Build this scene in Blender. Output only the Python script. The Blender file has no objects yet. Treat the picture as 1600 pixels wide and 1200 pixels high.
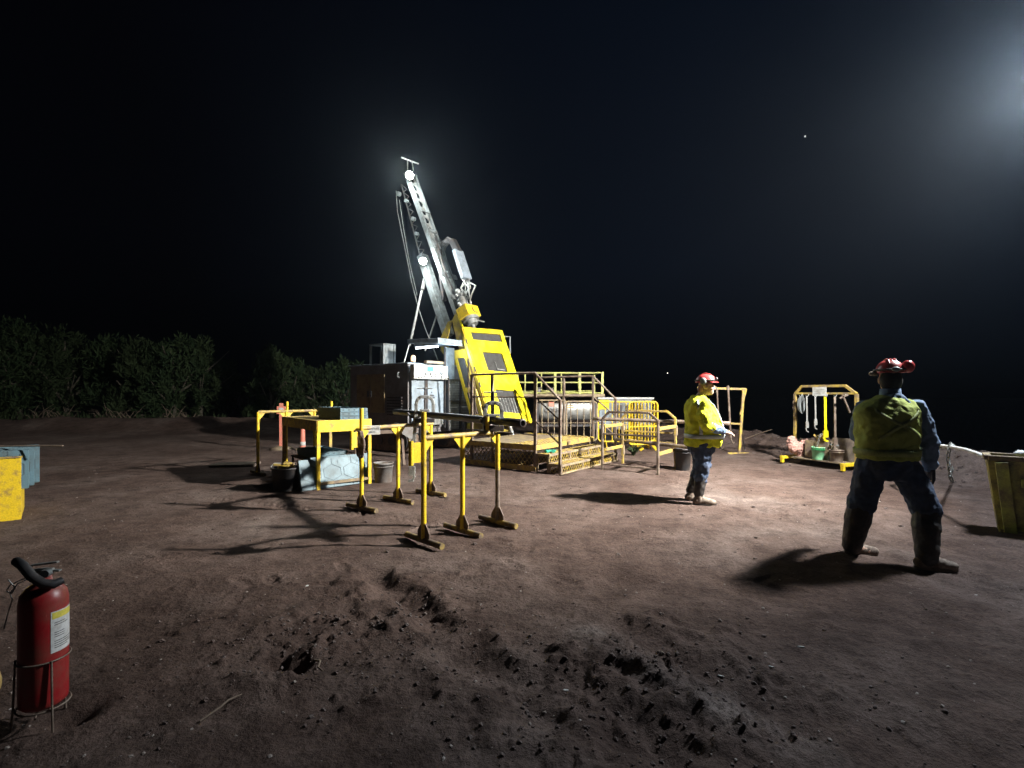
import bpy, math, random
import numpy as np
from mathutils import Vector, Matrix, noise as mnoise
R = math.radians
S = bpy.context.scene
col = S.collection
random.seed(7)
rng = np.random.default_rng(11)

# ------------------------------------------------------------------ camera
CAMH, FPX, HOR = 1.5, 780.0, 614.0
cd = bpy.data.cameras.new('camera')
cam = bpy.data.objects.new('camera', cd); col.objects.link(cam)
cam.location = (0, 0, CAMH); cam.rotation_euler = (R(90), 0, 0)
cd.sensor_width = 36; cd.lens = 36 * FPX / 1600
cd.shift_y = (HOR - 600) / 1600
cd.clip_start = 0.05; cd.clip_end = 4000
S.camera = cam

# ------------------------------------------------------------------ night sky
W = bpy.data.worlds.new('World'); S.world = W; W.use_nodes = True
wn = W.node_tree.nodes; wl = W.node_tree.links
bg = wn['Background']
tc = wn.new('ShaderNodeTexCoord'); sep = wn.new('ShaderNodeSeparateXYZ'); mr = wn.new('ShaderNodeMapRange')
wl.new(tc.outputs['Generated'], sep.inputs[0]); wl.new(sep.outputs['X'], mr.inputs[0])
mr.inputs[1].default_value = -0.55; mr.inputs[2].default_value = 0.3
mxw = wn.new('ShaderNodeMix'); mxw.data_type = 'RGBA'
mxw.inputs[6].default_value = (0.0006, 0.0007, 0.0014, 1); mxw.inputs[7].default_value = (0.0017, 0.0033, 0.0076, 1)
mz = wn.new('ShaderNodeMapRange'); wl.new(sep.outputs['Z'], mz.inputs[0]); mz.inputs[1].default_value = 0.0; mz.inputs[2].default_value = 0.24; mz.inputs[3].default_value = 0.04; mz.inputs[4].default_value = 1.0; wl.new(mz.outputs[0], bg.inputs[1])
wl.new(mr.outputs[0], mxw.inputs[0]); wl.new(mxw.outputs[2], bg.inputs[0])
bg.inputs[1].default_value = 1.0
S.view_settings.view_transform = 'Standard'; S.view_settings.look = 'None'
S.view_settings.exposure = 0.0; S.view_settings.gamma = 1.0
S.cycles.use_denoising = True
S.cycles.max_bounces = 6; S.cycles.volume_bounces = 0; S.cycles.diffuse_bounces = 3
S.cycles.sample_clamp_indirect = 4.0

# ------------------------------------------------------------------ lights
def lamp(name, kind, loc, energy, color=(1, 1, 1), size=0.1, target=None, spot=None, blend=0.5, parent=None):
    l = bpy.data.lights.new(name, kind); l.energy = energy; l.color = color
    if kind == 'SPOT': l.spot_size = R(spot); l.spot_blend = blend; l.shadow_soft_size = size
    elif kind == 'AREA': l.size = size
    else: l.shadow_soft_size = size
    o = bpy.data.objects.new(name, l); col.objects.link(o); o.location = loc
    if target is not None:
        o.rotation_euler = (Vector(target) - Vector(loc)).to_track_quat('-Z', 'Y').to_euler()
    return o
TOWER = Vector((6.4, 5.6, 5.2))
lamp('tower_light', 'SPOT', TOWER, 15500, (1.0, 0.95, 0.86), 0.14, (-1.2, 11.5, 0.9), 118, 1.0)
lamp('tower_spill', 'POINT', TOWER + Vector((-.02, -.02, -.02)), 2000, (0.78, 0.88, 1.0), 0.3)
# the floodlight mast that carries this lamp stands just right of the frame (built below)

# ------------------------------------------------------------------ helpers
def at(px, py, Y): return Vector(((px - 800) / FPX * Y, Y, CAMH - (py - HOR) / FPX * Y))
def gp(px, py, z=0.0):
    Y = (CAMH - z) * FPX / (py - HOR); return Vector(((px - 800) / FPX * Y, Y, z))
ROOT = {}      # object name -> (loc, rz)
def thing(name, label, cat, loc=(0, 0, 0), rz=0.0, group=None):
    o = bpy.data.objects.new(name, None); col.objects.link(o)
    o.location = loc; o.rotation_euler = (0, 0, rz); o.empty_display_size = 0.2
    o['label'] = label; o['category'] = cat
    if group: o['group'] = group
    ROOT[o.name] = (Vector(loc), rz)
    return o
def tag(o, label, cat, group=None):
    o['label'] = label; o['category'] = cat
    if group: o['group'] = group
    return o
def text(body, size, m_, parent, M_=None, loc=None, rot=None, name='lettering', align='LEFT'):
    f = bpy.data.curves.new(name, 'FONT'); f.body = body; f.size = size; f.extrude = size * .02; f.align_x = align
    o = bpy.data.objects.new('tmp', f); me = bpy.data.meshes.new_from_object(o); bpy.data.objects.remove(o); me.materials.clear(); me.materials.append(m_); me.name = name
    o = bpy.data.objects.new(name, me); col.objects.link(o); o.parent = parent
    if M_ is not None: o.matrix_local = M_
    else: o.location = loc; o.rotation_euler = rot
    return o
def local(root, p):
    loc, rz = ROOT[root.name]
    return Matrix.Rotation(-rz, 3, 'Z') @ (Vector(p) - loc)
def ortho(d):
    d = d.normalized(); a = Vector((0, 0, 1)) if abs(d.z) < 0.95 else Vector((0, 1, 0))
    s = d.cross(a).normalized(); return s, s.cross(d).normalized()
class MB:
    def __init__(s): s.v = []; s.f = []; s.sm = []
    def add(s, vs, fs, smooth=False):
        o = len(s.v); s.v += [Vector(p) for p in vs]; s.f += [tuple(i + o for i in f) for f in fs]; s.sm += [smooth] * len(fs); return s
    def box(s, c, d, rot=None):
        c = Vector(c); vs = []
        for x in (-.5, .5):
            for y in (-.5, .5):
                for z in (-.5, .5):
                    p = Vector((x * d[0], y * d[1], z * d[2]))
                    if rot is not None: p = rot @ p
                    vs.append(c + p)
        return s.add(vs, [(0, 1, 3, 2), (4, 6, 7, 5), (0, 4, 5, 1), (2, 3, 7, 6), (0, 2, 6, 4), (1, 5, 7, 3)])
    def bx(s, x0, x1, y0, y1, z0, z1): return s.box(((x0 + x1) / 2, (y0 + y1) / 2, (z0 + z1) / 2), (x1 - x0, y1 - y0, z1 - z0))
    def bar(s, p0, p1, w, h, up=None):
        p0, p1 = Vector(p0), Vector(p1); d = (p1 - p0).normalized()
        if up is None: a, b = ortho(d)
        else: a = d.cross(Vector(up)).normalized(); b = a.cross(d).normalized()
        vs = [p + a * x * w / 2 + b * y * h / 2 for p in (p0, p1) for x, y in ((-1, -1), (1, -1), (1, 1), (-1, 1))]
        return s.add(vs, [(3, 2, 1, 0), (4, 5, 6, 7), (0, 1, 5, 4), (1, 2, 6, 5), (2, 3, 7, 6), (3, 0, 4, 7)])
    def path(s, pts, r, n=8, closed=False, sc=1.0):
        pts = [Vector(p) for p in pts]; m = len(pts)
        rs = r if isinstance(r, (list, tuple)) else [r] * m
        vs = []; prev = None
        for i, p in enumerate(pts):
            if closed: d = pts[(i + 1) % m] - pts[i - 1]
            else: d = (pts[min(i + 1, m - 1)] - pts[max(i - 1, 0)])
            if d.length < 1e-9: d = Vector((0, 0, 1))
            d.normalize()
            if prev is None: a = ortho(d)[0]; b = d.cross(a)
            else:
                a = prev - d * prev.dot(d)
                a = a.normalized() if a.length > 1e-6 else ortho(d)[0]
                b = d.cross(a)
            prev = a
            for k in range(n):
                t = 2 * math.pi * k / n; vs.append(p + (a * math.cos(t) + b * math.sin(t) * sc) * rs[i])
        fs = []
        for i in range(m if closed else m - 1):
            j = (i + 1) % m
            for k in range(n): l = (k + 1) % n; fs.append((i * n + k, i * n + l, j * n + l, j * n + k))
        s.add(vs, fs, True)
        if not closed:
            o = len(s.v) - n * m
            s.f.append(tuple(o + k for k in reversed(range(n)))); s.f.append(tuple(o + (m - 1) * n + k for k in range(n))); s.sm += [False, False]
        return s
    def cyl(s, p0, p1, r, n=12, r2=None): return s.path([p0, p1], [r, r if r2 is None else r2], n)
    def ell(s, c, r, nu=14, nv=9, rot=None):
        c = Vector(c); r = (r, r, r) if isinstance(r, (int, float)) else r
        vs = []; fs = []
        def P(a, b):
            p = Vector((r[0] * math.sin(a) * math.cos(b), r[1] * math.sin(a) * math.sin(b), r[2] * math.cos(a)))
            return c + (rot @ p if rot is not None else p)
        vs.append(P(0, 0))
        for i in range(1, nv):
            for k in range(nu): vs.append(P(math.pi * i / nv, 2 * math.pi * k / nu))
        vs.append(P(math.pi, 0)); last = len(vs) - 1
        for k in range(nu):
            l = (k + 1) % nu; fs.append((0, 1 + k, 1 + l)); fs.append((last, last - nu + l, last - nu + k))
            for i in range(nv - 2): fs.append((1 + i * nu + k, 1 + (i + 1) * nu + k, 1 + (i + 1) * nu + l, 1 + i * nu + l))
        return s.add(vs, fs, True)
    def limb(s, pts, rs, n=12):
        s.path(pts, rs, n)
        for p, r in zip(pts, rs): s.ell(p, r * 0.995, 12, 8)
        return s
    def prism(s, pts, off):
        pts = [Vector(p) for p in pts]; off = Vector(off); n = len(pts)
        vs = [p - off / 2 for p in pts] + [p + off / 2 for p in pts]
        fs = [tuple(reversed(range(n))), tuple(range(n, 2 * n))] + [(i, (i + 1) % n, n + (i + 1) % n, n + i) for i in range(n)]
        return s.add(vs, fs)
    def lathe(s, prof, c=(0, 0, 0), n=24, rot=None, caps=True):
        c = Vector(c); vs = []
        for r, z in prof:
            for k in range(n):
                t = 2 * math.pi * k / n; p = Vector((r * math.cos(t), r * math.sin(t), z))
                vs.append(c + (rot @ p if rot is not None else p))
        m = len(prof); fs = [(i * n + k, i * n + (k + 1) % n, (i + 1) * n + (k + 1) % n, (i + 1) * n + k) for i in range(m - 1) for k in range(n)]
        s.add(vs, fs, True)
        if caps:
            o = len(s.v) - m * n
            s.f.append(tuple(o + k for k in reversed(range(n)))); s.f.append(tuple(o + (m - 1) * n + k for k in range(n))); s.sm += [False, False]
        return s
    def holes(s, quad, wins, us=(0, 1), vs_=(0, 1)):   # sheet with rectangular openings; quad TL,TR,BR,BL
        TL, TR, BR, BL = [Vector(p) for p in quad]
        U = sorted(set([0, 1] + [w[0] for w in wins] + [w[1] for w in wins])); V = sorted(set([0, 1] + [w[2] for w in wins] + [w[3] for w in wins]))
        P = lambda u, v: (TL * (1 - u) + TR * u) * (1 - v) + (BL * (1 - u) + BR * u) * v
        idx = {}; vv = []; ff = []
        for i, u in enumerate(U):
            for j, v in enumerate(V): idx[i, j] = len(vv); vv.append(P(u, v))
        for i in range(len(U) - 1):
            for j in range(len(V) - 1):
                um, vm = (U[i] + U[i + 1]) / 2, (V[j] + V[j + 1]) / 2
                if any(w[0] < um < w[1] and w[2] < vm < w[3] for w in wins): continue
                ff.append((idx[i, j], idx[i, j + 1], idx[i + 1, j + 1], idx[i + 1, j]))
        s.add(vv, ff); return P
    def build(s, name, mat, parent=None, world=False, bevel=0.0, solid=0.0, loc=None, mods=None):
        vs = s.v
        root = None
        if parent is not None:
            if parent.name in ROOT: root = ROOT[parent.name]
        if world and root is not None:
            M = Matrix.Rotation(-root[1], 3, 'Z'); vs = [M @ (p - root[0]) for p in vs]
        if loc is not None: L = Vector(loc); vs = [p - L for p in vs]
        me = bpy.data.meshes.new(name); me.from_pydata([tuple(p) for p in vs], [], s.f)
        me.polygons.foreach_set('use_smooth', s.sm); me.update()
        if any(s.sm) and not all(s.sm):      # keep end caps crisp: edges between smooth and flat faces are sharp
            sh_ = np.zeros(len(me.edges), dtype=bool); le = np.empty(len(me.loops), dtype=np.int32); me.loops.foreach_get('edge_index', le)
            lt_ = np.repeat(np.array(s.sm, dtype=bool), [len(f) for f in s.f]); sh_[le[~lt_]] = True
            sa = me.attributes.new('sharp_edge', 'BOOLEAN', 'EDGE'); sa.data.foreach_set('value', sh_)
        if mat: me.materials.append(mat)
        o = bpy.data.objects.new(name, me); col.objects.link(o)
        if loc is not None: o.location = loc
        if parent is not None:
            o.parent = parent
            if root is not None: ROOT[o.name] = root
        if solid: m = o.modifiers.new('solid', 'SOLIDIFY'); m.thickness = solid; m.offset = 0
        if bevel: m = o.modifiers.new('bevel', 'BEVEL'); m.width = bevel; m.segments = 2; m.limit_method = 'ANGLE'; m.angle_limit = R(50)
        return o
def copy_tree(o, parent=None):
    c = o.copy(); col.objects.link(c)
    if parent: c.parent = parent
    for ch in list(o.children): copy_tree(ch, c)
    return c
def fuse(o, voxel, smooth=3, disp=0.0, scale=0.15):
    m = o.modifiers.new('fuse', 'REMESH'); m.mode = 'VOXEL'; m.voxel_size = voxel; m.use_smooth_shade = True
    if smooth: m = o.modifiers.new('soften', 'SMOOTH'); m.iterations = smooth; m.factor = 0.5
    if disp:
        t = bpy.data.textures.new('folds', 'CLOUDS'); t.noise_scale = scale; t.noise_depth = 2
        m = o.modifiers.new('folds', 'DISPLACE'); m.texture = t; m.strength = disp; m.mid_level = 0.5
    return o

# ------------------------------------------------------------------ materials
def mat(name, c, rough=0.6, metal=0.0, dirt=None, amt=0.45, scale=6.0, bump=0.15, vary=0.15, emit=None, es=0.0, fine=60.0, alpha=None, spec=None):
    m = bpy.data.materials.new(name); m.use_nodes = True
    N = m.node_tree.nodes; L = m.node_tree.links; b = N['Principled BSDF']
    t0_ = N.new('ShaderNodeTexCoord'); oi = N.new('ShaderNodeObjectInfo'); va = N.new('ShaderNodeVectorMath'); va.operation = 'MULTIPLY_ADD'; va.inputs[1].default_value = (1, 1, 1)
    cm = N.new('ShaderNodeCombineXYZ'); mm = N.new('ShaderNodeMath'); mm.operation = 'MULTIPLY'; mm.inputs[1].default_value = 37.0; L.new(oi.outputs['Random'], mm.inputs[0])
    for q_ in range(3): L.new(mm.outputs[0], cm.inputs[q_])
    L.new(t0_.outputs['Object'], va.inputs[0]); L.new(cm.outputs[0], va.inputs[2])
    class t: outputs = {'Object': va.outputs[0]}
    n1 = N.new('ShaderNodeTexNoise'); n1.inputs['Scale'].default_value = scale; n1.inputs['Detail'].default_value = 6; n1.inputs['Roughness'].default_value = 0.65
    L.new(t.outputs['Object'], n1.inputs['Vector'])
    n2 = N.new('ShaderNodeTexNoise'); n2.inputs['Scale'].default_value = fine; n2.inputs['Detail'].default_value = 4
    L.new(t.outputs['Object'], n2.inputs['Vector'])
    rp = N.new('ShaderNodeMapRange'); L.new(n1.outputs['Fac'], rp.inputs[0])
    rp.inputs[1].default_value = 0.62 - amt * 0.35; rp.inputs[2].default_value = 0.80 - amt * 0.25
    mx = N.new('ShaderNodeMix'); mx.data_type = 'RGBA'; L.new(rp.outputs[0], mx.inputs[0])
    d = dirt if dirt is not None else tuple(x * 0.6 for x in c)
    mx.inputs[6].default_value = (*c, 1); mx.inputs[7].default_value = (*d, 1)
    hv = N.new('ShaderNodeHueSaturation'); mr_ = N.new('ShaderNodeMapRange'); L.new(n2.outputs['Fac'], mr_.inputs[0])
    mr_.inputs[1].default_value = 0.3; mr_.inputs[2].default_value = 0.7; mr_.inputs[3].default_value = 1 - vary; mr_.inputs[4].default_value = 1 + vary
    L.new(mr_.outputs[0], hv.inputs['Value']); L.new(mx.outputs[2], hv.inputs['Color']); L.new(hv.outputs[0], b.inputs['Base Color'])
    b.inputs['Metallic'].default_value = metal
    rr = N.new('ShaderNodeMapRange'); L.new(n1.outputs['Fac'], rr.inputs[0]); rr.inputs[3].default_value = max(rough - .12, .05); rr.inputs[4].default_value = min(rough + .2, 1)
    L.new(rr.outputs[0], b.inputs['Roughness'])
    if spec is not None: b.inputs['Specular IOR Level'].default_value = spec
    if bump:
        bp = N.new('ShaderNodeBump'); bp.inputs['Strength'].default_value = bump; bp.inputs['Distance'].default_value = 0.01
        L.new(n2.outputs['Fac'], bp.inputs['Height']); L.new(bp.outputs[0], b.inputs['Normal'])
    if emit: b.inputs['Emission Color'].default_value = (*emit, 1); b.inputs['Emission Strength'].default_value = es
    if alpha is not None: b.inputs['Alpha'].default_value = alpha
    return m
MUD = (0.10, 0.062, 0.05)
M = dict(
 yellow=mat('yellow_paint', (0.62, 0.43, 0.015), 0.42, 0, (0.26, 0.17, 0.05), 0.35, 12),
 yworn=mat('worn_yellow_paint', (0.44, 0.31, 0.045), 0.55, 0, (0.17, 0.12, 0.075), 0.7, 10),
 ypale=mat('muddy_pale_yellow_paint', (0.30, 0.235, 0.12), 0.7, 0, (0.14, 0.105, 0.08), 0.85, 6),
 guard=mat('bright_yellow_paint', (0.72, 0.60, 0.004), 0.4, 0, (0.36, 0.28, 0.03), 0.45, 4, vary=0.08),
 olive=mat('dusty_yellow_paint', (0.34, 0.25, 0.02), 0.5, 0, (0.14, 0.10, 0.05), 0.6, 5),
 lime=mat('yellow_green_paint', (0.42, 0.45, 0.10), 0.5, 0, (0.2, 0.17, 0.09), 0.6, 5),
 rust=mat('rusty_steel', (0.16, 0.115, 0.085), 0.7, 0.2, (0.09, 0.06, 0.045), 0.8, 8),
 rail=mat('muddy_steel_rail', (0.30, 0.25, 0.20), 0.55, 0.3, (0.12, 0.085, 0.065), 0.9, 6),
 steel=mat('grey_steel', (0.36, 0.37, 0.36), 0.42, 0.5, (0.16, 0.15, 0.13), 0.5, 6),
 lsteel=mat('pale_grey_steel', (0.21, 0.235, 0.24), 0.5, 0.15, (0.10, 0.105, 0.10), 0.6, 5),
 dsteel=mat('dark_steel', (0.055, 0.055, 0.06), 0.45, 0.5, (0.09, 0.065, 0.05), 0.5, 6),
 black=mat('black_rubber', (0.018, 0.018, 0.02), 0.55, 0, (0.05, 0.04, 0.035), 0.4, 8),
 house=mat('dark_grey_housing_paint', (0.20, 0.20, 0.215), 0.5, 0, (0.13, 0.115, 0.11), 0.7, 2),
 doorp=mat('brown_yellow_door_paint', (0.27, 0.21, 0.10), 0.5, 0, (0.16, 0.11, 0.07), 0.5, 4),
 pblue=mat('pale_blue_panel_paint', (0.24, 0.29, 0.34), 0.5, 0, (0.14, 0.16, 0.17), 0.5, 6),
 white=mat('white_paint', (0.52, 0.53, 0.52), 0.5, 0, (0.33, 0.3, 0.25), 0.4, 7),
 tray=mat('light_blue_plastic', (0.085, 0.155, 0.19), 0.5, 0, (0.07, 0.10, 0.11), 0.5, 5, vary=0.08),
 groove=mat('dark_groove', (0.05, 0.075, 0.09), 0.7, 0, None, 0.3, 8),
 greyp=mat('grey_plastic', (0.16, 0.155, 0.15), 0.6, 0, (0.11, 0.085, 0.07), 0.6, 7),
 mesh=mat('dark_mesh_pane', (0.05, 0.05, 0.048), 0.5, 0.2, (0.03, 0.028, 0.026), 0.5, 10),
 red=mat('red_extinguisher_paint', (0.27, 0.010, 0.014), 0.34, 0, (0.20, 0.05, 0.035), 0.5, 6, vary=0.05, bump=0.05),
 orange=mat('orange_plastic', (0.62, 0.20, 0.14), 0.5, 0, (0.45, 0.2, 0.15), 0.4, 6),
 pink=mat('faded_pink_cloth', (0.33, 0.18, 0.15), 0.85, 0, (0.45, 0.25, 0.2), 0.6, 8, 0.4),
 rag=mat('brown_rag_cloth', (0.12, 0.085, 0.065), 0.9, 0, (0.06, 0.045, 0.04), 0.6, 14, 0.5),
 hivis=mat('fluorescent_yellow_cloth', (0.70, 0.76, 0.015), 0.8, 0, (0.50, 0.52, 0.02), 0.5, 7, 0.9, vary=0.05, fine=24),
 reflect=mat('silver_reflective_tape', (0.42, 0.50, 0.50), 0.45, 0.1, (0.3, 0.35, 0.36), 0.4, 9),
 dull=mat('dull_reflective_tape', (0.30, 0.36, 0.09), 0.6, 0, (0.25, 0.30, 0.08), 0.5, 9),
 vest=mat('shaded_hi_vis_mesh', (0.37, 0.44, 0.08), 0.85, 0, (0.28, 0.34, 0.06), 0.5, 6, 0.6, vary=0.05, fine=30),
 foot=mat('mud_caked_yellow_tube', (0.34, 0.24, 0.045), 0.7, 0, (0.085, 0.06, 0.045), 0.95, 9),
 pane=mat('grey_green_wire_pane', (0.20, 0.21, 0.20), 0.5, 0.1, (0.08, 0.08, 0.075), 0.8, 4),
 jean=mat('navy_denim', (0.045, 0.072, 0.13), 0.9, 0, (0.05, 0.06, 0.09), 0.6, 9, 0.9, fine=26),
 shirt=mat('blue_work_shirt', (0.18, 0.27, 0.39), 0.9, 0, (0.11, 0.16, 0.25), 0.6, 9, 0.9, fine=26),
 gaiter=mat('black_gaiter', (0.020, 0.019, 0.019), 0.6, 0, (0.07, 0.055, 0.045), 0.5, 8, 0.3),
 boot=mat('dusty_tan_boot', (0.27, 0.22, 0.17), 0.85, 0, (0.10, 0.07, 0.055), 0.75, 14, 0.3),
 skin=mat('skin', (0.56, 0.37, 0.28), 0.55, 0, (0.36, 0.19, 0.13), 0.4, 14, 0.05, vary=0.04),
 helmet=mat('red_hard_hat', (0.50, 0.05, 0.05), 0.3, 0, (0.36, 0.09, 0.08), 0.4, 10, 0.03, vary=0.04),
 glove=mat('dark_glove', (0.05, 0.045, 0.05), 0.85, 0, (0.12, 0.1, 0.09), 0.5, 16, 0.3),
 teal=mat('green_rubber_glove', (0.01, 0.22, 0.14), 0.6, 0, None, 0.3, 8),
 bgreen=mat('green_bucket_plastic', (0.20, 0.52, 0.28), 0.5, 0, (0.3, 0.42, 0.3), 0.5, 8),
 rim=mat('dark_green_rim', (0.01, 0.33, 0.10), 0.5),
 hair=mat('hair', (0.015, 0.012, 0.01), 0.8),
 screen=mat('lit_screen', (0.05, 0.3, 0.35), 0.3, emit=(0.12, 0.75, 0.85), es=0.8, bump=0),
 tube=mat('lit_tube', (1, 1, 1), 0.3, emit=(0.9, 0.96, 1.0), es=16, bump=0),
 flood=mat('lit_floodlight', (1, 1, 1), 0.3, emit=(0.92, 1.0, 0.97), es=160, bump=0),
 beacon=mat('lit_beacon', (1, 0.7, 0.4), 0.3, emit=(1.0, 0.62, 0.36), es=1.5, bump=0),
 star=mat('distant_light', (1, 1, 1), 0.3, emit=(1, 0.97, 0.9), es=2.0, bump=0),
 wood=mat('grey_brown_board', (0.20, 0.16, 0.12), 0.8, 0, (0.1, 0.075, 0.06), 0.6, 8, 0.4),
 stone=mat('earth_clod', (0.080, 0.053, 0.045), 0.95, 0, (0.13, 0.105, 0.095), 0.5, 3, 0.5),
 pebble=mat('pale_pebble', (0.32, 0.28, 0.25), 0.85, 0, (0.16, 0.12, 0.1), 0.6, 30, 0.3),
 twig=mat('dry_twig', (0.18, 0.135, 0.10), 0.9),
 bark=mat('grey_bark', (0.11, 0.095, 0.07), 0.9, 0, (0.05, 0.045, 0.035), 0.6, 8, 0.5),
 leafa=mat('dark_foliage', (0.020, 0.036, 0.016), 0.75, 0, (0.036, 0.054, 0.022), 0.6, 1.2, 0, spec=0.1),
 leafb=mat('olive_foliage', (0.030, 0.044, 0.019), 0.75, 0, (0.017, 0.027, 0.011), 0.6, 1.0, 0, spec=0.1),
)

# ------------------------------------------------------------------ ground
def _hash(ix, iy, seed):
    h = (ix.astype(np.int64) * 374761393 + iy.astype(np.int64) * 668265263 + seed * 1442695041) & 0xffffffff
    h = ((h ^ (h >> 13)) * 1274126177) & 0xffffffff
    return ((h ^ (h >> 16)) & 0xffff) / 65535.0
def vn(x, y, seed=0):
    ix = np.floor(x); iy = np.floor(y); fx = x - ix; fy = y - iy
    fx = fx * fx * (3 - 2 * fx); fy = fy * fy * (3 - 2 * fy)
    a = _hash(ix, iy, seed); b = _hash(ix + 1, iy, seed); c = _hash(ix, iy + 1, seed); d = _hash(ix + 1, iy + 1, seed)
    return (a * (1 - fx) + b * fx) * (1 - fy) + (c * (1 - fx) + d * fx) * fy - 0.5
def fbm(x, y, f, o, seed=0, gain=0.5):
    r = 0; a = 1.0
    for i in range(o): r = r + a * vn(x * f, y * f, seed + i * 17); f *= 2.07; a *= gain
    return r
def segd(x, y, a, b):
    ax, ay = a; bx, by = b; L2 = (bx - ax) ** 2 + (by - ay) ** 2
    t = np.clip(((x - ax) * (bx - ax) + (y - ay) * (by - ay)) / L2, 0, 1)
    sx, sy = x - (ax + t * (bx - ax)), y - (ay + t * (by - ay))
    return np.hypot(sx, sy), t
CREST = [(-9, 60), (-1, 34), (3.2, 21), (5.3, 17.0), (6.35, 14.2), (7.0, 12.0), (7.6, 10.4), (8.25, 8.9), (8.7, 6.8), (9.2, 3.5), (9.8, -3), (10, -40)]
def crest_side(x, y):     # signed distance: + on the far (void) side
    best = np.full(np.shape(x), 1e9); sg = np.zeros(np.shape(x))
    for (a, b) in zip(CREST[:-1], CREST[1:]):
        d, t = segd(x, y, a, b); cr = (b[0] - a[0]) * (y - a[1]) - (b[1] - a[1]) * (x - a[0])
        m = d < best; best = np.where(m, d, best); sg = np.where(m, np.where(cr > 0, 1.0, -1.0), sg)
    return best * sg
def rut(x, y, a, b, w, dep, bank=0.5):
    d, t = segd(x, y, a, b); d = d * (1 + 0.8 * fbm(x, y, 6, 3, 91))
    e = np.clip(np.minimum(t, 1 - t) * 8, 0, 1)
    return e * (-dep * np.exp(-(d / w) ** 2) + dep * bank * np.exp(-((d - 1.9 * w) / (0.7 * w)) ** 2))
_pr = random.Random(31)
PRINTS = [(_pr.uniform(-2.2, 4.0), _pr.uniform(3.4, 8.0), _pr.uniform(0, 6.28)) for _ in range(46)] + [(2.9 - .62 * k, 4.9 + .12 * k + (.1 if k % 2 else -.1), .1) for k in range(6)]
TRACKS = [((2.4, 9.5), (4.3, 2.4), 0.3), ((3.5, 9.0), (5.6, 2.9), 1.2), ((-4.5, 7.2), (0.6, 5.2), 2.0), ((-3.6, 4.4), (-0.6, 5.8), .7)]
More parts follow.
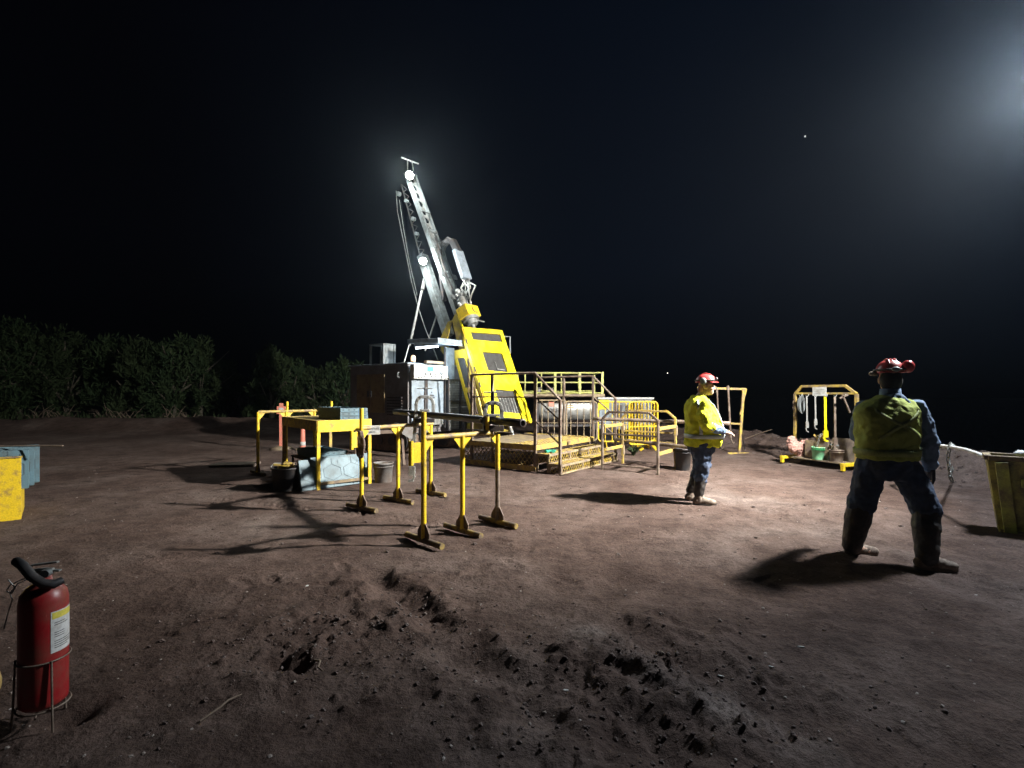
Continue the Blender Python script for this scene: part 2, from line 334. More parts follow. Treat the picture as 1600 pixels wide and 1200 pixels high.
def ground_z(x, y):
    x = np.asarray(x, float); y = np.asarray(y, float)
    rough = 0.85 * np.exp(-((x + 1.0) / 0.9) ** 2 - ((y - 3.05) / 0.6) ** 2) + np.exp(-((x - 0.7) / 0.7) ** 2 - ((y - 2.5) / 0.6) ** 2) + 0.22 * np.exp(-((y - 3) / 2.5) ** 2)
    z = 0.05 * fbm(x, y, 0.35, 3, 3) * np.clip((y - 1) / 6, 0.3, 1.0)
    z = z + 0.034 * fbm(x, y, 1.25, 4, 9) * (0.45 + 0.85 * np.exp(-((y - 3.2) / 1.5) ** 2)) + 0.014 * fbm(x, y, 7, 4, 5) * (0.6 + 1.4 * rough) + 0.006 * np.abs(fbm(x, y, 22, 3, 15))
    z = z + rough * (0.048 * np.abs(fbm(x, y, 2.3, 3, 33)) + 0.022 * np.abs(fbm(x, y, 9, 3, 45)))
    cl = fbm(x, y, 14, 3, 71); z = z + np.where(cl > 0.25, (cl - 0.25), 0) * 0.08 * (0.12 + rough)
    z = z + rut(x, y, (-1.25, 4.25), (-0.38, 3.1), 0.10, 0.055) + rut(x, y, (-0.38, 3.0), (0.3, 2.2), 0.12, 0.04)
    z = z + rut(x, y, (0.55, 3.3), (1.35, 2.1), 0.16, 0.035, 0.9) + rut(x, y, (0.2, 2.75), (0.75, 1.9), 0.12, 0.04)
    z = z + rut(x, y, (3.0, 7.3), (3.6, 3.2), 0.12, 0.016) + rut(x, y, (3.6, 7.0), (4.6, 3.4), 0.12, 0.014) + rut(x, y, (-3.4, 5.6), (0.2, 4.6), 0.14, 0.012)
    z = z - 0.11 * np.exp(-(((x + 1.22) / 0.13) ** 2 + ((y - 2.72) / 0.10) ** 2)) + 0.03 * np.exp(-(((x + 1.22) / 0.24) ** 2 + ((y - 2.55) / 0.12) ** 2))
    z = z - 0.07 * np.exp(-(((x + 2.02) / 0.09) ** 2 + ((y - 2.3) / 0.08) ** 2))
    # tread print in dried mud
    a, b = np.array((0.50, 3.05)), np.array((1.22, 2.02)); u = (b - a) / np.linalg.norm(b - a)
    s = (x - a[0]) * u[0] + (y - a[1]) * u[1]; q = -(x - a[0]) * u[1] + (y - a[1]) * u[0]
    inside = np.clip((0.15 - np.abs(q)) / 0.03, 0, 1) * np.clip(s / 0.1, 0, 1) * np.clip((1.25 - s) / 0.1, 0, 1)
    tread = np.clip(np.abs(((s + np.abs(q) * 0.9) * 14) % 1 - 0.5) * 5 - 0.6, 0, 1) * np.clip(np.abs((q * 12) % 1 - 0.5) * 6 - 0.4, 0, 1)
    z = z + inside * (0.012 + 0.016 * tread)
    # boot prints and wheel tracks
    for (fx, fy, fa) in PRINTS:
        c_, s_ = math.cos(fa), math.sin(fa); lx = (x - fx) * c_ + (y - fy) * s_; ly = -(x - fx) * s_ + (y - fy) * c_
        e = (lx / 0.15) ** 2 + (ly / 0.052) ** 2; z = z - 0.016 * np.exp(-e ** 3) * (0.6 + 0.4 * (np.abs((lx * 38) % 1 - 0.5) * 2)) + 0.006 * np.exp(-((np.sqrt(e) - 1.25) / 0.25) ** 2)
    for (p0, p1, off) in TRACKS:
        d_, t_ = segd(x, y, p0, p1); ux, uy = p1[0] - p0[0], p1[1] - p0[1]; Lt = math.hypot(ux, uy); s_ = ((x - p0[0]) * ux + (y - p0[1]) * uy) / Lt; q_ = (-(x - p0[0]) * uy + (y - p0[1]) * ux) / Lt
        w_ = np.clip((0.13 - np.abs(q_ + 0.05 * np.sin(s_ * 1.3 + off))) / 0.03, 0, 1) * np.clip(s_ / 0.3, 0, 1) * np.clip((Lt - s_) / 0.3, 0, 1) * np.clip(0.5 + 2.5 * fbm(x, y, 1.2, 2, 61), 0, 1)
        z = z - w_ * (0.018 - 0.015 * (np.abs(((s_ + np.abs(q_)) * 9) % 1 - 0.5) < 0.22))
    # low earth berm in front of the trees
    bd, bt = segd(x, y, (-40, 19.0), (-10.2, 20.6)); z = z + (0.46 + 0.16 * fbm(x, y, 0.5, 3, 81)) * np.exp(-(bd / 1.3) ** 2)
    # bank along the edge of the pad, then the drop beyond it
    sd = crest_side(x, y)
    h = 0.46 + 0.22 * fbm(x, y, 0.8, 3, 21)
    bank = h * np.exp(-(np.minimum(sd, 0) / 0.75) ** 2)
    lump = (0.16 * np.abs(fbm(x, y, 2.4, 4, 55)) + 0.05 * fbm(x, y, 8, 3, 56)) * np.clip(np.exp(-((sd + 0.1) / 0.8) ** 2), 0, 1)
    z = z + bank + lump - np.clip(sd, 0, 30) * 0.55
    calm = np.exp(-((y - 9) / 6) ** 2) * 0.0
    return z
def gz(x, y): return float(ground_z(np.array([x]), np.array([y]))[0])
u0 = np.arange(-1.12, 1.1201, 0.0036)
us = np.concatenate([[-14, -9, -6, -4, -3, -2.4, -2, -1.75, -1.5, -1.35, -1.25, -1.18], u0, [1.18, 1.25, 1.35, 1.5, 1.75, 2, 2.4, 3, 4, 6, 9, 14]])
ss = [0.6]
while ss[-1] < 1500:
    s_ = ss[-1]; ss.append(s_ * (1.0042 if 2.6 < s_ < 17 else 1.012 if s_ < 2.6 or s_ < 40 else 1.09))
ss = np.array(ss)
SG, UG = np.meshgrid(ss, us, indexing='ij'); GX = UG * SG; GY = SG - 1.4
GZ = ground_z(GX, GY)
nr, nc = GX.shape
vs = np.stack([GX, GY, GZ], -1).reshape(-1, 3).astype(np.float32)
i0 = (np.arange(nr - 1)[:, None] * nc + np.arange(nc - 1)[None, :]).ravel()
fc = np.stack([i0, i0 + 1, i0 + nc + 1, i0 + nc], -1).astype(np.int32)
me = bpy.data.meshes.new('ground'); me.vertices.add(len(vs)); me.vertices.foreach_set('co', vs.ravel())
me.loops.add(fc.size); me.loops.foreach_set('vertex_index', fc.ravel())
me.polygons.add(len(fc)); me.polygons.foreach_set('loop_start', np.arange(0, fc.size, 4, dtype=np.int32)); me.polygons.foreach_set('use_smooth', np.ones(len(fc), dtype=bool))
me.update(calc_edges=True)
pale = 0.9 * np.exp(-((GX + 1.25) / .55) ** 2 - ((GY - 7.6) / .7) ** 2) * np.clip(.5 + 2 * fbm(GX, GY, 4, 3, 7), 0, 1)
a_, t_ = segd(GX, GY, (.5, 3.05), (1.22, 2.02)); pale += 1.0 * np.exp(-(a_ / .16) ** 4) * np.clip(.7 + 1.2 * fbm(GX, GY, 7, 3, 8), 0, 1.2)
a_, t_ = segd(GX, GY, (2.8, 7.6), (4.0, 3.4)); pale += .35 * np.exp(-(a_ / .22) ** 2) * np.clip(.6 + 2 * fbm(GX, GY, 3, 4, 12), 0, 1)
pale += .35 * np.clip(fbm(GX, GY, 1.1, 4, 14) * 3, 0, 1)
at_ = me.attributes.new('pale_mud', 'FLOAT', 'POINT'); at_.data.foreach_set('value', np.clip(pale, 0, 1.3).astype(np.float32).ravel())
gm = bpy.data.materials.new('red_brown_earth'); gm.use_nodes = True
N = gm.node_tree.nodes; L = gm.node_tree.links; b = N['Principled BSDF']; b.inputs['Roughness'].default_value = 0.97; b.inputs['Specular IOR Level'].default_value = 0.15
t = N.new('ShaderNodeTexCoord')
def noi(sc, det, ro=0.6):
    n = N.new('ShaderNodeTexNoise'); n.inputs['Scale'].default_value = sc; n.inputs['Detail'].default_value = det; n.inputs['Roughness'].default_value = ro; L.new(t.outputs['Object'], n.inputs['Vector']); return n
big, mid, fin = noi(0.45, 5), noi(3.5, 7, 0.7), noi(42, 6, 0.7)
def ramp(src, stops):
    r = N.new('ShaderNodeValToRGB'); L.new(src, r.inputs[0]); e = r.color_ramp.elements
    e[0].position, e[0].color = stops[0][0], (*stops[0][1], 1); e[1].position, e[1].color = stops[-1][0], (*stops[-1][1], 1)
    for p, c in stops[1:-1]: k = e.new(p); k.color = (*c, 1)
    return r
r1 = ramp(big.outputs['Fac'], [(0.34, (0.078, 0.050, 0.040)), (0.5, (0.109, 0.074, 0.061)), (0.66, (0.142, 0.104, 0.088))])
r2 = ramp(mid.outputs['Fac'], [(0.3, (0.45, 0.42, 0.41)), (0.5, (0.85, 0.84, 0.84)), (0.72, (1.25, 1.27, 1.28))])
r3 = ramp(fin.outputs['Fac'], [(0.3, (0.55, 0.55, 0.55)), (0.55, (1, 1, 1)), (0.78, (1.35, 1.35, 1.35))])
def mul(a, b_):
    m = N.new('ShaderNodeMix'); m.data_type = 'RGBA'; m.blend_type = 'MULTIPLY'; m.inputs[0].default_value = 1; m.clamp_result = False; L.new(a, m.inputs[6]); L.new(b_, m.inputs[7]); return m.outputs[2]
an = N.new('ShaderNodeAttribute'); an.attribute_name = 'pale_mud'; pm = N.new('ShaderNodeMix'); pm.data_type = 'RGBA'; L.new(an.outputs['Fac'], pm.inputs[0]); pm.inputs[6].default_value = (1, 1, 1, 1); pm.inputs[7].default_value = (1.55, 1.75, 1.85, 1)
L.new(mul(mul(mul(r1.outputs[0], r2.outputs[0]), r3.outputs[0]), pm.outputs[2]), b.inputs['Base Color'])
bp = N.new('ShaderNodeBump'); bp.inputs['Strength'].default_value = 0.9; bp.inputs['Distance'].default_value = 0.02; L.new(fin.outputs['Fac'], bp.inputs['Height'])
bp2 = N.new('ShaderNodeBump'); bp2.inputs['Strength'].default_value = 0.6; bp2.inputs['Distance'].default_value = 0.03; n4 = noi(13, 5, 0.65); L.new(n4.outputs['Fac'], bp2.inputs['Height']); L.new(bp.outputs[0], bp2.inputs['Normal'])
L.new(bp2.outputs[0], b.inputs['Normal'])
me.materials.append(gm)
ground = bpy.data.objects.new('ground', me); col.objects.link(ground); ground['kind'] = 'structure'

# clods, gravel
def scatter(name, n, fy, size, m, flat=0.7, seed=1):
    r_ = np.random.default_rng(seed); base = []
    for k in range(6):
        pts = []
        for i in range(3):
            for j in range(5):
                a = math.pi * (i + 1) / 4; bb = 2 * math.pi * j / 5 + i * 0.5
                q = 0.7 + 0.5 * r_.random(); pts.append((q * math.sin(a) * math.cos(bb), q * math.sin(a) * math.sin(bb), q * math.cos(a) * flat))
        pts = [(0, 0, flat * .9)] + pts + [(0, 0, -flat * .9)]; base.append(np.array(pts))
    F = []
    for j in range(5):
        l = (j + 1) % 5; F.append((0, 1 + j, 1 + l)); F.append((16, 11 + l, 11 + j))
        for i in (0, 1): F.append((1 + 5 * i + j, 6 + 5 * i + j, 6 + 5 * i + l)); F.append((1 + 5 * i + j, 6 + 5 * i + l, 1 + 5 * i + l))
    P = []; FF = []
    xy = fy(r_, n); zz = ground_z(xy[:, 0], xy[:, 1])
    for k in range(n):
        s_ = size(r_); a = r_.random() * 6.28; c, s2 = math.cos(a), math.sin(a)
        v = base[k % 6] * s_ * np.array([1, 0.7 + 0.4 * r_.random(), 1]); v = np.stack([v[:, 0] * c - v[:, 1] * s2, v[:, 0] * s2 + v[:, 1] * c, v[:, 2]], -1)
        v += np.array([xy[k, 0], xy[k, 1], zz[k] + s_ * flat * 0.25]); P.append(v); FF += [tuple(q + 17 * k for q in f) for f in F]
    me = bpy.data.meshes.new(name); me.from_pydata(np.concatenate(P).tolist(), [], FF); me.materials.append(m)
    o = bpy.data.objects.new(name, me); col.objects.link(o); o['kind'] = 'stuff'; return o
def near_xy(r_, n):
    y = 1.7 + (r_.random(n) ** 1.5) * 5.5; x = (r_.random(n) * 2 - 1) * (y * 1.1); return np.stack([x, y], -1)
def rough_xy(r_, n):
    k = r_.random(n) < .5; y = np.where(k, 3.05 + r_.normal(0, 0.4, n), 2.5 + r_.normal(0, .42, n)); x = np.where(k, -1.0 + r_.normal(0, .6, n), .7 + r_.normal(0, .5, n)); y = np.clip(y, 1.4, 6); return np.stack([x, y], -1)
def far_xy(r_, n):
    y = 4.5 + r_.random(n) * 10; x = (r_.random(n) * 2 - 1) * y * 0.9; x = np.minimum(x, 8.2); return np.stack([x, y], -1)
def bank_xy(r_, n):
    out = []
    for i in range(n):
        k = r_.integers(2, 8); a, b_ = np.array(CREST[k]), np.array(CREST[k + 1]); t_ = r_.random(); p = a + (b_ - a) * t_; out.append(p + np.array([-abs(r_.normal(0.5, 0.6)), r_.normal(0, 0.3)]))
    return np.array(out)
scatter('earth_clods', 1800, rough_xy, lambda r_: 0.003 + 0.014 * r_.random() ** 3, M['stone'], 0.7, 3)
scatter('gravel', 1500, near_xy, lambda r_: 0.002 + 0.008 * r_.random() ** 4, M['stone'], 0.6, 4)
scatter('pale_gravel', 900, near_xy, lambda r_: 0.003 + 0.010 * r_.random() ** 4, M['pebble'], 0.5, 5)
scatter('small_stones', 1500, far_xy, lambda r_: 0.006 + 0.022 * r_.random() ** 4, M['stone'], 0.55, 6)
scatter('bank_clods', 900, bank_xy, lambda r_: 0.012 + 0.036 * r_.random() ** 3, M['stone'], 0.6, 8)

# ================================================================== DRILL RIG
RO = Vector((-2.5, 12.0, 0.0)); RZ = -math.atan2(0.6, 0.8)      # local x = forward, local y = across, away from camera
rig = thing('drill_rig', 'core drilling rig with a tall lit mast leaning left and a yellow guard cage', 'drill rig', RO, RZ)
def rl(px, py, c):            # point on the rig's vertical plane local y = c
    dx = (px - 800) / FPX; dz = -(py - HOR) / FPX; t = (c + 8.1) / (0.6 * dx + 0.8)
    return local(rig, (dx * t, t, CAMH + dz * t))
def rw(x, y, z): return RO + Matrix.Rotation(RZ, 3, 'Z') @ Vector((x, y, z))
# engine housing
mb = MB(); mb.bx(-2.3, 0, 0, 1.9, 0.62, 2.2); mb.bx(-2.26, -0.04, 0.05, 1.85, 0.5, 0.62)
hs = mb.build('engine_housing', M['house'], rig, bevel=0.02)
MB().bx(-2.36, 0.02, -0.03, 1.93, 2.2, 2.235).build('housing_roof', M['pblue'], rig, bevel=0.006)
for x0 in (-1.98, -1.40):
    dr = MB().bx(x0, x0 + 0.55, -0.025, -0.002, 1.0, 1.98).build('housing_door', M['doorp'], rig, bevel=0.008)
    MB().bar((x0 + (0.50 if x0 < -1.5 else 0.05), -0.045, 1.40), (x0 + (0.50 if x0 < -1.5 else 0.05), -0.045, 1.55), 0.03, 0.03).build('door_handle', M['dsteel'], dr)
mb = MB()
for k in range(7): mb.bx(-0.75, -0.2, -0.03, -0.003, 0.95 + k * 0.07, 0.98 + k * 0.07)
mb.build('cooling_vent', M['dsteel'], rig)
MB().path([(-0.28, -0.03, 2.0), (-0.28, -0.08, 1.98), (-0.28, -0.08, 1.9), (-0.28, -0.03, 1.88)], 0.014).build('grab_handle', M['lsteel'], rig)
for y in (0.25, 1.65):
    mb = MB(); pr = []
    for k in range(28):
        a = 2 * math.pi * k / 28; c = math.cos(a); sgn = 1 if c > 0 else -1
        pr.append((-1.15 + sgn * 0.85 + c * 0.26, y, 0.30 + math.sin(a) * 0.26))
    mb.prism(pr, (0, 0.34, 0)); tr = mb.build('crawler_track', M['rust'], rig, bevel=0.01)
    w = MB()
    for x in (-2.0, -1.6, -1.15, -0.7, -0.3): w.cyl((x, y - 0.19, 0.3), (x, y + 0.19, 0.3), 0.12 if -1.9 < x < -0.5 else 0.2, 16)
    w.build('track_wheel', M['dsteel'], tr)
# air cleaner frame on the housing roof
mb = MB(); a, c = -1.62, -1.10
for x in (a, c):
    for y in (0.15, 0.5): mb.bx(x - .025, x + .025, y - .025, y + .025, 2.235, 2.74)
mb.bx(a - .03, c + .03, 0.12, 0.53, 2.74, 2.77); mb.bx(c - .02, c + .0, 0.15, 0.5, 2.25, 2.74)
ex = mb.build('exhaust_cover', M['lsteel'], rig, bevel=0.005)
MB().cyl((-1.32, .32, 2.235), (-1.32, .32, 2.6), 0.085, 16).build('exhaust_pipe', M['steel'], ex)
# console
mb = MB(); mb.bx(0.0, 0.10, 0.03, 1.10, 0.75, 2.0); lo = mb.build('console_base', M['pblue'], rig, bevel=0.006)
MB().bx(0.10, 0.115, 0.44, 0.54, 0.9, 1.82).build('console_slot', M['dsteel'], lo)
MB().bx(0.10, 0.13, 0.14, 1.06, 0.70, 0.98).build('lower_cover', M['steel'], lo)
mb = MB()                                                     # stencilled words and emblem on the console
for k, (y, z, w, h) in enumerate([(0.66, 1.50, .05, .03), (0.62, 1.42, .16, .035), (0.62, 1.37, .18, .03), (0.64, 1.27, .14, .015)]):
    n = max(1, int(w / .035))
    mb = MB()
    for i in range(n): mb.bx(0.1, 0.104, y + i * w / n, y + i * w / n + w / n * .7, z, z + h)
    mb.build('stencil_marking', M['dsteel'], lo)
cp = MB().bx(0.10, 0.24, -0.02, 1.12, 1.84, 2.18).build('control_panel', M['white'], rig, bevel=0.01)
MB().bx(0.24, 0.25, 0.38, 0.62, 2.02, 2.155).build('screen_frame', M['steel'], cp)
MB().bx(0.25, 0.256, 0.405, 0.595, 2.04, 2.14).build('screen', M['screen'], cp)
for (y, z, r_) in [(0.36, 1.965, .026), (0.52, 1.97, .036), (0.68, 1.965, .026), (0.53, 1.90, .02), (0.12, 1.88, .016), (0.20, 1.88, .016), (1.02, 1.89, .03), (1.08, 1.90, .03), (0.68, 1.90, .016), (0.31, 1.90, .014), (0.31, 2.0, .012), (0.31, 2.1, .012), (0.42, 1.90, .012), (.86, 1.91, .015)]:
    g = MB().cyl((0.24, y, z), (0.262, y, z), r_, 14).build('gauge', M['dsteel'], cp)
    if r_ > .02: MB().cyl((0.262, y, z), (0.266, y, z), r_ * .72, 14).build('dial', M['white'], g)
for k in range(6): MB().cyl((0.24, 0.78 + .045 * k, 1.95 + .02 * (k % 2)), (0.30, 0.78 + .045 * k, 1.99 + .02 * (k % 2)), 0.007, 6).build('control_lever', M['dsteel'], cp)
mb = MB()
for k in range(4): mb.bar((0.243, 0.80, 2.13 - .035 * k), (0.243, 1.02, 2.10 - .035 * k), .006, .004)
mb.build('panel_diagram', M['dsteel'], cp)
mb = MB()
for k in range(5): mb.bx(.24, .244, 0.08, 0.19, 1.94 + .035 * k, 1.95 + .035 * k)
mb.build('panel_print', M['dsteel'], cp)
MB().bx(0.04, 0.14, 0.48, 1.06, 2.235, 2.30).build('warning_bar', M['ypale'], rig, bevel=.004)
bz = MB().cyl((-0.06, 0.22, 2.235), (-0.06, 0.22, 2.27), 0.06).build('beacon_base', M['dsteel'], rig)
MB().lathe([(0.055, 2.27), (0.058, 2.36), (0.045, 2.41), (0.01, 2.425)], (-0.06, 0.22, 0), 14).build('beacon', M['beacon'], rig)
# canopy over the console
mb = MB(); mb.prism([(-0.35, .30, 2.74), (0.70, .30, 2.68), (0.70, .30, 2.80), (-0.35, .30, 2.84)], (0, 0.02, 0))
mb.bx(-0.35, .70, .31, 1.42, 2.735, 2.76); mb.bx(.69, .72, .29, 1.43, 2.67, 2.81)
cn = mb.build('canopy_roof', M['pblue'], rig, bevel=.004)
lt = MB().cyl((-0.18, 0.42, 2.62), (0.58, 0.42, 2.62), 0.022, 10).build('tube_light', M['tube'], rig)
MB().bx(-0.22, 0.62, 0.39, 0.45, 2.645, 2.73).build('light_housing', M['pblue'], lt)
o = lamp('tube_light_glow', 'POINT', rw(0.62, 0.75, 2.45), 60, (0.72, 0.86, 1.0), 0.12)
MB().cyl((-0.30, .12, 2.2), (-0.30, .32, 2.76), 0.015, 8).build('canopy_post', M['steel'], rig)
mb = MB(); mb.bx(0.06, 0.09, 1.16, 1.52, 1.84, 2.68); pn = mb.build('back_panel', M['pblue'], rig, bevel=.004)
MB().bx(0.09, 0.13, 1.12, 1.17, 0.6, 2.70).build('panel_post', M['dsteel'], pn); MB().cyl((.10, 1.26, 1.86), (.10, 1.26, 1.95), .03, 8).build('panel_knob', M['black'], pn)
# wire gate leaves beside the console
for (y0, y1, x, m_) in ((1.16, 1.58, 0.22, M['dsteel']), (1.60, 2.02, 0.20, M['steel'])):
    mb = MB()
    for (p, q) in (((x, y0, .55), (x, y0, 1.84)), ((x, y1, .55), (x, y1, 1.84)), ((x, y0, 1.84), (x, y1, 1.84)), ((x, y0, .55), (x, y1, .55)), ((x, y0, 1.3), (x, y1, 1.28))): mb.bar(p, q, .035, .035)
    gt = mb.build('wire_gate', m_, rig)
    MB().bx(x - .03, x - .02, y0, y1, .55, 1.84).build('gate_pane', M['pane'], gt)
    mb = MB()
    for k in range(1, 8): mb.cyl((x, y0 + (y1 - y0) * k / 8, .55), (x, y0 + (y1 - y0) * k / 8, 1.84), .004, 4)
    for k in range(1, 20): mb.cyl((x, y0, .55 + k * .065), (x, y1, .55 + k * .065), .004, 4)
    mb.build('gate_wire', M['steel'], gt)
    MB().bx(x + .003, x + .008, y0 + .08, y1 - .1, 1.12, 1.14).build('gate_sticker', M['white'], gt)
# mast foot: dusty yellow side plates with a triangular opening
mb = MB()
def plate(pts, c, th): return [rl(px, py, c) for px, py in pts]
outer = [(689, 530), (692, 510), (705, 500), (713, 487), (723, 512), (733, 548), (744, 600), (758, 655), (744, 655), (728, 612), (716, 572), (698, 562), (689, 548)]
for c in (1.86, 2.32):
    mb2 = MB(); 
    mb2.prism(plate([(689, 548), (689, 528), (700, 503), (707, 500), (699, 530), (704, 560), (700, 562)], c, .03), (0, .03, 0))
    mb2.prism(plate([(707, 500), (713, 488), (724, 512), (735, 552), (722, 560), (713, 528)], c, .03), (0, .03, 0))
    mb2.prism(plate([(704, 556), (713, 562), (722, 556), (735, 550), (760, 655), (742, 655), (728, 612), (700, 562)], c, .03), (0, .03, 0))
    mb2.build('mast_foot_plate', M['olive'], rig)
a_, b_ = rl(716, 494, 1.83), rl(725, 516, 1.83); MB().bar(a_, b_, .03, .05).build('edge_bar', M['guard'], rig)
# mast beams
c0 = 2.09
def seg(p, q, c=c0): return rl(*p, c), rl(*q, c)
YA = Vector((0, 1, 0))
A, B = seg((701, 524), (660, 400)); d = (B - A).normalized(); nrm = d.cross(YA).normalized()
if nrm.x < 0: nrm = -nrm
mb = MB(); mb.bar(A, B, .24, .05, up=nrm)     # web
for s in (-1, 1): mb.bar(A + YA * .12 * s, B + YA * .12 * s, .045, .20, up=nrm)
mb.bar(A + nrm * .10, B + nrm * .10, .13, .02, up=nrm)
mast = mb.build('mast_beam', M['lsteel'], rig, bevel=.004)
A, B = seg((719, 492), (640, 272)); d = (B - A).normalized(); nrm = d.cross(YA).normalized()
if nrm.x < 0: nrm = -nrm
LEN = (B - A).length; MA, MBp, MD, MN = A, B, d, nrm
mb = MB()
for s in (-1, 1):
    mb.bar(A + YA * .165 * s, B + YA * .165 * s, .05, .13, up=nrm)
    mb.bar(A + YA * .165 * s + nrm * .07, B + YA * .165 * s + nrm * .07, .08, .015, up=nrm)
fr = mb.build('feed_channel', M['lsteel'], rig, bevel=.003)
# front plate with round holes along the upper part
mb = MB(); lo_, hi_ = LEN * .56, LEN * .985; ncell = 7
for k in range(ncell):
    z0 = lo_ + (hi_ - lo_) * k / ncell; z1 = lo_ + (hi_ - lo_) * (k + 1) / ncell; zc = (z0 + z1) / 2; hz = (z1 - z0) / 2; hw = .14; r_ = .105
    vs_ = []; fs_ = []; n = 16
    for i in range(n):
        t_ = 2 * math.pi * i / n; cx, cz = math.cos(t_), math.sin(t_)
        q = 1 / max(abs(cx), abs(cz)); vs_ += [A + MD * (zc + cz * r_) + YA * cx * r_, A + MD * (zc + cz * q * hz) + YA * cx * q * hw]
    for i in range(n): j = (i + 1) % n; fs_.append((2 * i, 2 * i + 1, 2 * j + 1, 2 * j))
    mb.add(vs_, fs_)
mb.build('perforated_plate', M['steel'], rig, solid=.014)
mb = MB()
for f_, w_, h_ in ((.56, .34, .10), (.46, .36, .22), (.25, .62, .14), (.10, .5, .12), (.70, .33, .03), (.985, .38, .05)):
    p = A + MD * LEN * f_ + MN * .09; MB().bar(p - MD * h_ / 2, p + MD * h_ / 2, w_, .04, up=MN).build('mast_clamp', M['lsteel'], rig, bevel=.004)
mb = MB(); mb.cyl(A + MD * LEN * .05 + YA * -.05, A + MD * LEN * .62 + YA * -.05, .05, 12); mb.cyl(A + MD * LEN * .3 + YA * .08, A + MD * LEN * .56 + YA * .08, .03, 10)
mb.build('feed_cylinder', M['steel'], rig)
mb = MB()
for y_ in (-.13, -.09, .11): mb.path([A + MD * LEN * f_ + YA * (y_ + .02 * math.sin(f_ * 17)) + MN * (.14 + .02 * math.cos(f_ * 13)) for f_ in [i / 14 * .5 for i in range(15)]], .012, 6)
mb.build('mast_hose', M['dsteel'], rig)
# dark lattice with sheaves left of the upper mast
P0, P1 = seg((657, 402), (627, 288)); mb = MB(); mb.bar(P0, P1, .03, .03)
Q0, Q1 = seg((664, 396), (634, 290)); n = 9
for k in range(n):
    t0, t1 = k / n, (k + 1) / n; mb.bar(P0.lerp(P1, t0), Q0.lerp(Q1, (t0 + t1) / 2), .018, .018); mb.bar(Q0.lerp(Q1, (t0 + t1) / 2), P0.lerp(P1, t1), .018, .018)
mb.build('side_lattice', M['dsteel'], rig)
for (px, py, r_) in ((623, 303, .07), (635, 314, .05), (646, 342, .06), (651, 365, .05)):
    c = rl(px, py, c0); MB().cyl(c - YA * .05, c + YA * .05, r_, 14).build('sheave', M['lsteel'], rig)
# crown bar
a_, b_ = rl(627, 246, 1.8), rl(654, 256, 2.3); mb = MB(); mb.cyl(a_, b_, .022, 8)
m1 = a_.lerp(b_, .35); m2 = a_.lerp(b_, .62); mb.cyl(m1, rl(637, 268, 2.0), .014, 6); mb.cyl(m2, rl(646, 268, 2.15), .014, 6)
mb.build('crown_bar', M['steel'], rig)
# floodlights on the mast
RTL = (Vector((.62, -.75, -.45))).to_track_quat('-Z', 'Y').to_matrix()
for i, (px, py, c, e_, s_) in enumerate(((640, 274, 1.72, 240, .115), (661, 408, 1.70, 200, .105))):
    p = rl(px, py, c); w = rw(*p); head = MB().lathe([(.06, .10), (s_ * 1.05, .03), (s_ * 1.1, 0), (s_ * 1.0, -.005)], p, 18, rot=RTL).build('mast_floodlight', M['dsteel'], rig)
    rt = RTL; MB().ell(p + rt @ Vector((0, 0, -.015)), (s_ * .95, s_ * .95, s_ * .55), 16, 10, rot=rt).build('lit_lens', M['flood'], head)
    MB().bar(p + Vector((0, .06, .04)), rl(px + 4, py + 2, c0), .03, .05).build('lamp_bracket', M['steel'], head)
    lamp('mast_lamp_glow', 'POINT', w + (w * -1 + Vector((0, 0, 1.5))).normalized() * .38, e_, (0.93, 1.0, 0.98), .08)
# stays and ropes
mb = MB(); mb.cyl(rl(663, 436, c0), rl(640, 540, 1.2), .035, 10); mb.cyl(rl(663, 436, c0), rl(660, 452, 1.9), .05, 10)
mb.cyl(rl(690, 470, 2.4), rl(664, 548, 1.9), .028, 8); mb.build('mast_stay', M['steel'], rig)
mb = MB(); mb.path([rl(x, y, c0) for x, y in ((619, 298), (621, 330), (633, 390), (643, 440), (654, 482))], .010, 6); mb.path([rl(x, y, 1.95) for x, y in ((624, 312), (631, 360), (640, 410), (652, 462))], .006, 5)
mb.path([rl(x, y, 1.9) for x, y in ((654, 482), (664, 512), (672, 532), (684, 562))], .012, 6); mb.build('wire_rope', M['steel'], rig)
# hose loop and drag-chain cover
hp = [(692, 470), (688, 430), (688, 398), (691, 380), (700, 372), (709, 377), (717, 392)]
mb = MB()
for k, dx_ in enumerate((0, 3, 6)):
    mb.path([rl(x + dx_ * (.3 if i > 3 else .6), y + (dx_ if 2 < i < 6 else 0), 2.2 + .05 * k) for i, (x, y) in enumerate(hp)], .046, 8)
mb.build('hose_loop', M['dsteel'], rig)
a_, b_ = rl(707, 376, 2.15), rl(716, 394, 2.15); MB().bar(a_, b_, .16, .16).build('chain_guide', M['dsteel'], rig)
a_, b_ = rl(715, 392, 2.15), rl(729, 436, 2.15); MB().bar(a_, b_, .34, .12, up=(1, 0, .4)).build('drag_chain_cover', M['pblue'], rig, bevel=.006)
mb = MB()
for k in range(9):
    x0 = 722 + 1.5 * k; r_ = random.Random(k); mb.path([rl(x0 + r_.uniform(-2, 2), 436 + 0, 2.15), rl(718 + r_.uniform(0, 18), 450, 2.1), rl(720 + r_.uniform(-2, 18), 463, 2.05), rl(727 + r_.uniform(-3, 10), 476, 2.05), rl(728 + r_.uniform(-3, 8), 486, 2.08)], .017, 6)
mb.path([rl(735, 442, 2.1), rl(743, 446, 2.0), rl(736, 462, 2.0), rl(733, 476, 2.1)], .022, 6)
mb.build('hydraulic_hose', M['steel'], rig)
